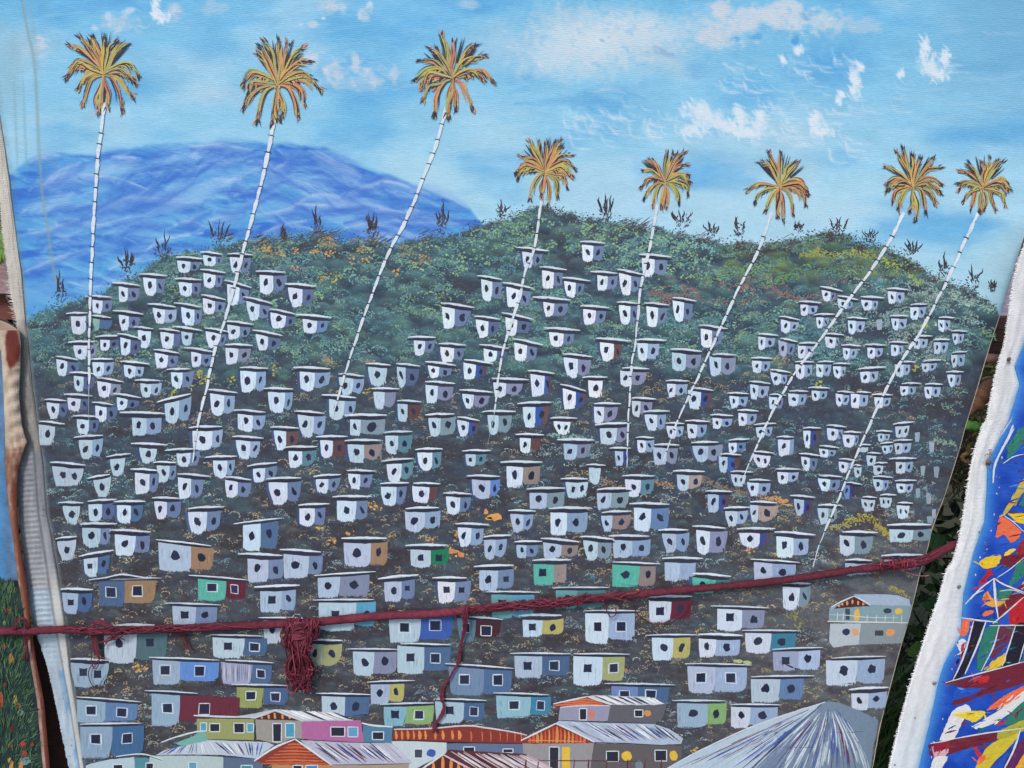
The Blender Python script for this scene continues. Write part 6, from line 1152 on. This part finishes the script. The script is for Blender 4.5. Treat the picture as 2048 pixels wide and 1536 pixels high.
# grass
m = MB()
for k in range(9000):
    x = random.uniform(.22, .72) if k % 4 else random.uniform(-.9, .3); y = random.uniform(.05, .42); l = random.uniform(.25, .62) * (1 if random.random() < .6 else 1.4); a = random.uniform(-.5, .5); b = random.uniform(-.4, .3); w = random.uniform(.0008, .002); n0 = len(m.v)
    col = vary(random.choice([(50, 88, 42), (34, 58, 32), (66, 104, 48), (26, 42, 28), (78, 80, 50)]), 10)
    for t in (0, .35, .7, 1.0):
        q = (x + a * l * t * t, y + b * l * t * t, l * t * (1 - .2 * t)); ww = w * (1 - t * .92); q = (q[0], max(.04, q[1]), q[2]); m.v.append((q[0] - ww, q[1], q[2])); m.v.append((q[0] + ww, q[1], q[2])); m.c += [col, col]
    for i in range(3): q = n0 + 2 * i; m.f.append((q, q + 1, q + 3, q + 2))
tag(m.build('grass', M_PLANT, None, world=True), kind='stuff')
# broad leaves catching light in the gap
for (px, py, l, w, c, nm, lb) in [(1865, 1085, .03, .02, (40, 72, 42), 'broad_leaf', 'dark green broad leaf in the gap just above the maroon cord'), (1862, 1212, .03, .024, (44, 78, 46), 'broad_leaf', 'green rounded leaf in the gap below the maroon cord'), (1835, 1312, .032, .026, (64, 100, 44), 'broad_leaf', 'bright green leaf touching the white nailed rim, lowest of the leaves in the gap')]:
    m = MB(); c0 = P(px, py, -90); leafm(m, c0 - np.array([l * .4, 0, 0]), l, w, np.array([1, -.2, .25 if py < 1300 else .8]), np.array([0, -1., .2]), c); o = m.build(nm, M_PLANT, None, world=True); tag(o, label=lb, category='leaf', group='broad leaves behind the canvases')
def stick(name, pts, r, col, label, cat, off, mat=None, col2=None, sides=10):
    w = [P(a, b, off if len(q) < 1 else off) for a, b, *q in pts]; c = crom([np.array(x) for x in w], 8); n = len(c)
    rad = [r * (1 + .12 * math.sin(i * 1.7) + random.uniform(-.05, .05)) for i in range(n)]; m = MB(); tube(m, c, rad, col, sides, col2)
    o = m.build(name, mat or M_WOOD, None, world=True, smooth=True); tag(o, label=label, category=cat); return o
stick('pole', [(1900, 718), (1975, 717), (2060, 719)], .0052, (168, 128, 112), 'pinkish brown straight pole crossing the gap under the dark boards', 'pole', -30)
stick('branch', [(1900, 830), (1950, 806), (1985, 772), (2050, 735)], .010, (138, 98, 78), 'thick brown branch slanting up behind the edge of the hillside canvas', 'branch', -45)
stick('plant_stem', [(1880, 842), (1930, 850), (1970, 857), (2030, 868)], .0058, (92, 150, 72), 'bright green plant stem poking out below the slanting branch', 'stem', -40, M_PLANT)
stick('dry_twig', [(1960, 862), (1948, 872), (1950, 884), (1938, 892), (1936, 905), (1925, 912), (1928, 922), (1945, 925), (1955, 915)], .0024, (136, 112, 72), 'curly dry tan twig hanging below the green stem', 'twig', -60)
m = MB()
for k in range(240):
    a = P(random.uniform(1925, 2010), random.uniform(715, 850), -random.uniform(80, 160)); l = random.uniform(.02, .07); d = np.array([random.uniform(-1, 1), random.uniform(-.3, .3), random.uniform(-.6, 1)]); tube(m, [a, a + d * l * .5 + [0, 0, .004], a + d * l], [.0012, .001, .0004], vary(random.choice([(170, 164, 96), (150, 132, 92), (190, 180, 110), (120, 104, 72), (96, 116, 56)]), 12), 4)
for k in range(130):
    a = P(random.uniform(1900, 1960), random.uniform(850, 960), -random.uniform(70, 160)); l = random.uniform(.02, .05); d = np.array([random.uniform(-1, 1), random.uniform(-.3, .3), random.uniform(-1, .6)]); tube(m, [a, a + d * l * .5, a + d * l], [.001, .0008, .0003], vary(random.choice([(110, 92, 62), (90, 74, 50), (70, 60, 44)]), 12), 4)
tag(m.build('dry_grass', M_PLANT, None, world=True), kind='stuff')
def board(name, x0, y0, x1, y1, off, col, label, cat, thick=.018, planks=3):
    m = MB()
    for k in range(planks):
        a, b = y0 + (y1 - y0) * k / planks, y0 + (y1 - y0) * (k + 1) / planks - 1.2; c4 = [P(x0, a, off), P(x1, a, off), P(x1, b, off), P(x0, b, off)]; n0 = len(m.v); cc = vary(col, 8)
        for q in c4: m.v.append(tuple(q)); m.c.append(cc)
        for q in c4: m.v.append((q[0], q[1] + thick, q[2])); m.c.append(cc)
        for f in ((0, 1, 2, 3), (7, 6, 5, 4), (0, 4, 5, 1), (1, 5, 6, 2), (2, 6, 7, 3), (3, 7, 4, 0)): m.f.append(tuple(n0 + t for t in f))
    o = m.build(name, M_WOOD, None, world=True); tag(o, label=label, category=cat); return o
board('dark_board', 1900, 636, 2120, 710, -90, (74, 52, 46), 'dark brown wooden boards behind the right edge of the hillside canvas', 'board')
board('pale_board', 1900, 520, 2120, 633, -100, (164, 158, 186), 'pale lilac weathered board above the dark ones at right', 'board', planks=1)
board('pinkish_board', -90, 506, 60, 588, -60, (146, 118, 122), 'pinkish grey plank at the left edge beside the frayed canvas rim', 'board', planks=1)
board('wooden_post', 66, 1180, 150, 1640, -26, (84, 56, 46), 'dark brown weathered post behind the gap between the garden canvas and the turned rim', 'post', planks=1)
board('rusty_beam', -90, 590, 60, 640, -75, (104, 62, 52), 'dark rusty beam under the pinkish plank at the left edge', 'beam', planks=1)
m = MB()
for k in range(60):
    a = P(random.uniform(-20, 8), random.uniform(455, 505), -40); leafm(m, a, random.uniform(.01, .02), .007, np.array([random.uniform(-1, 1), 0, random.uniform(-1, 1)]), np.array([0, -1., 0]), vary((110, 150, 70), 14))
tag(m.build('small_shrub', M_PLANT, None, world=True), label='patch of bright green leaves at the left edge above the pinkish plank', category='shrub')
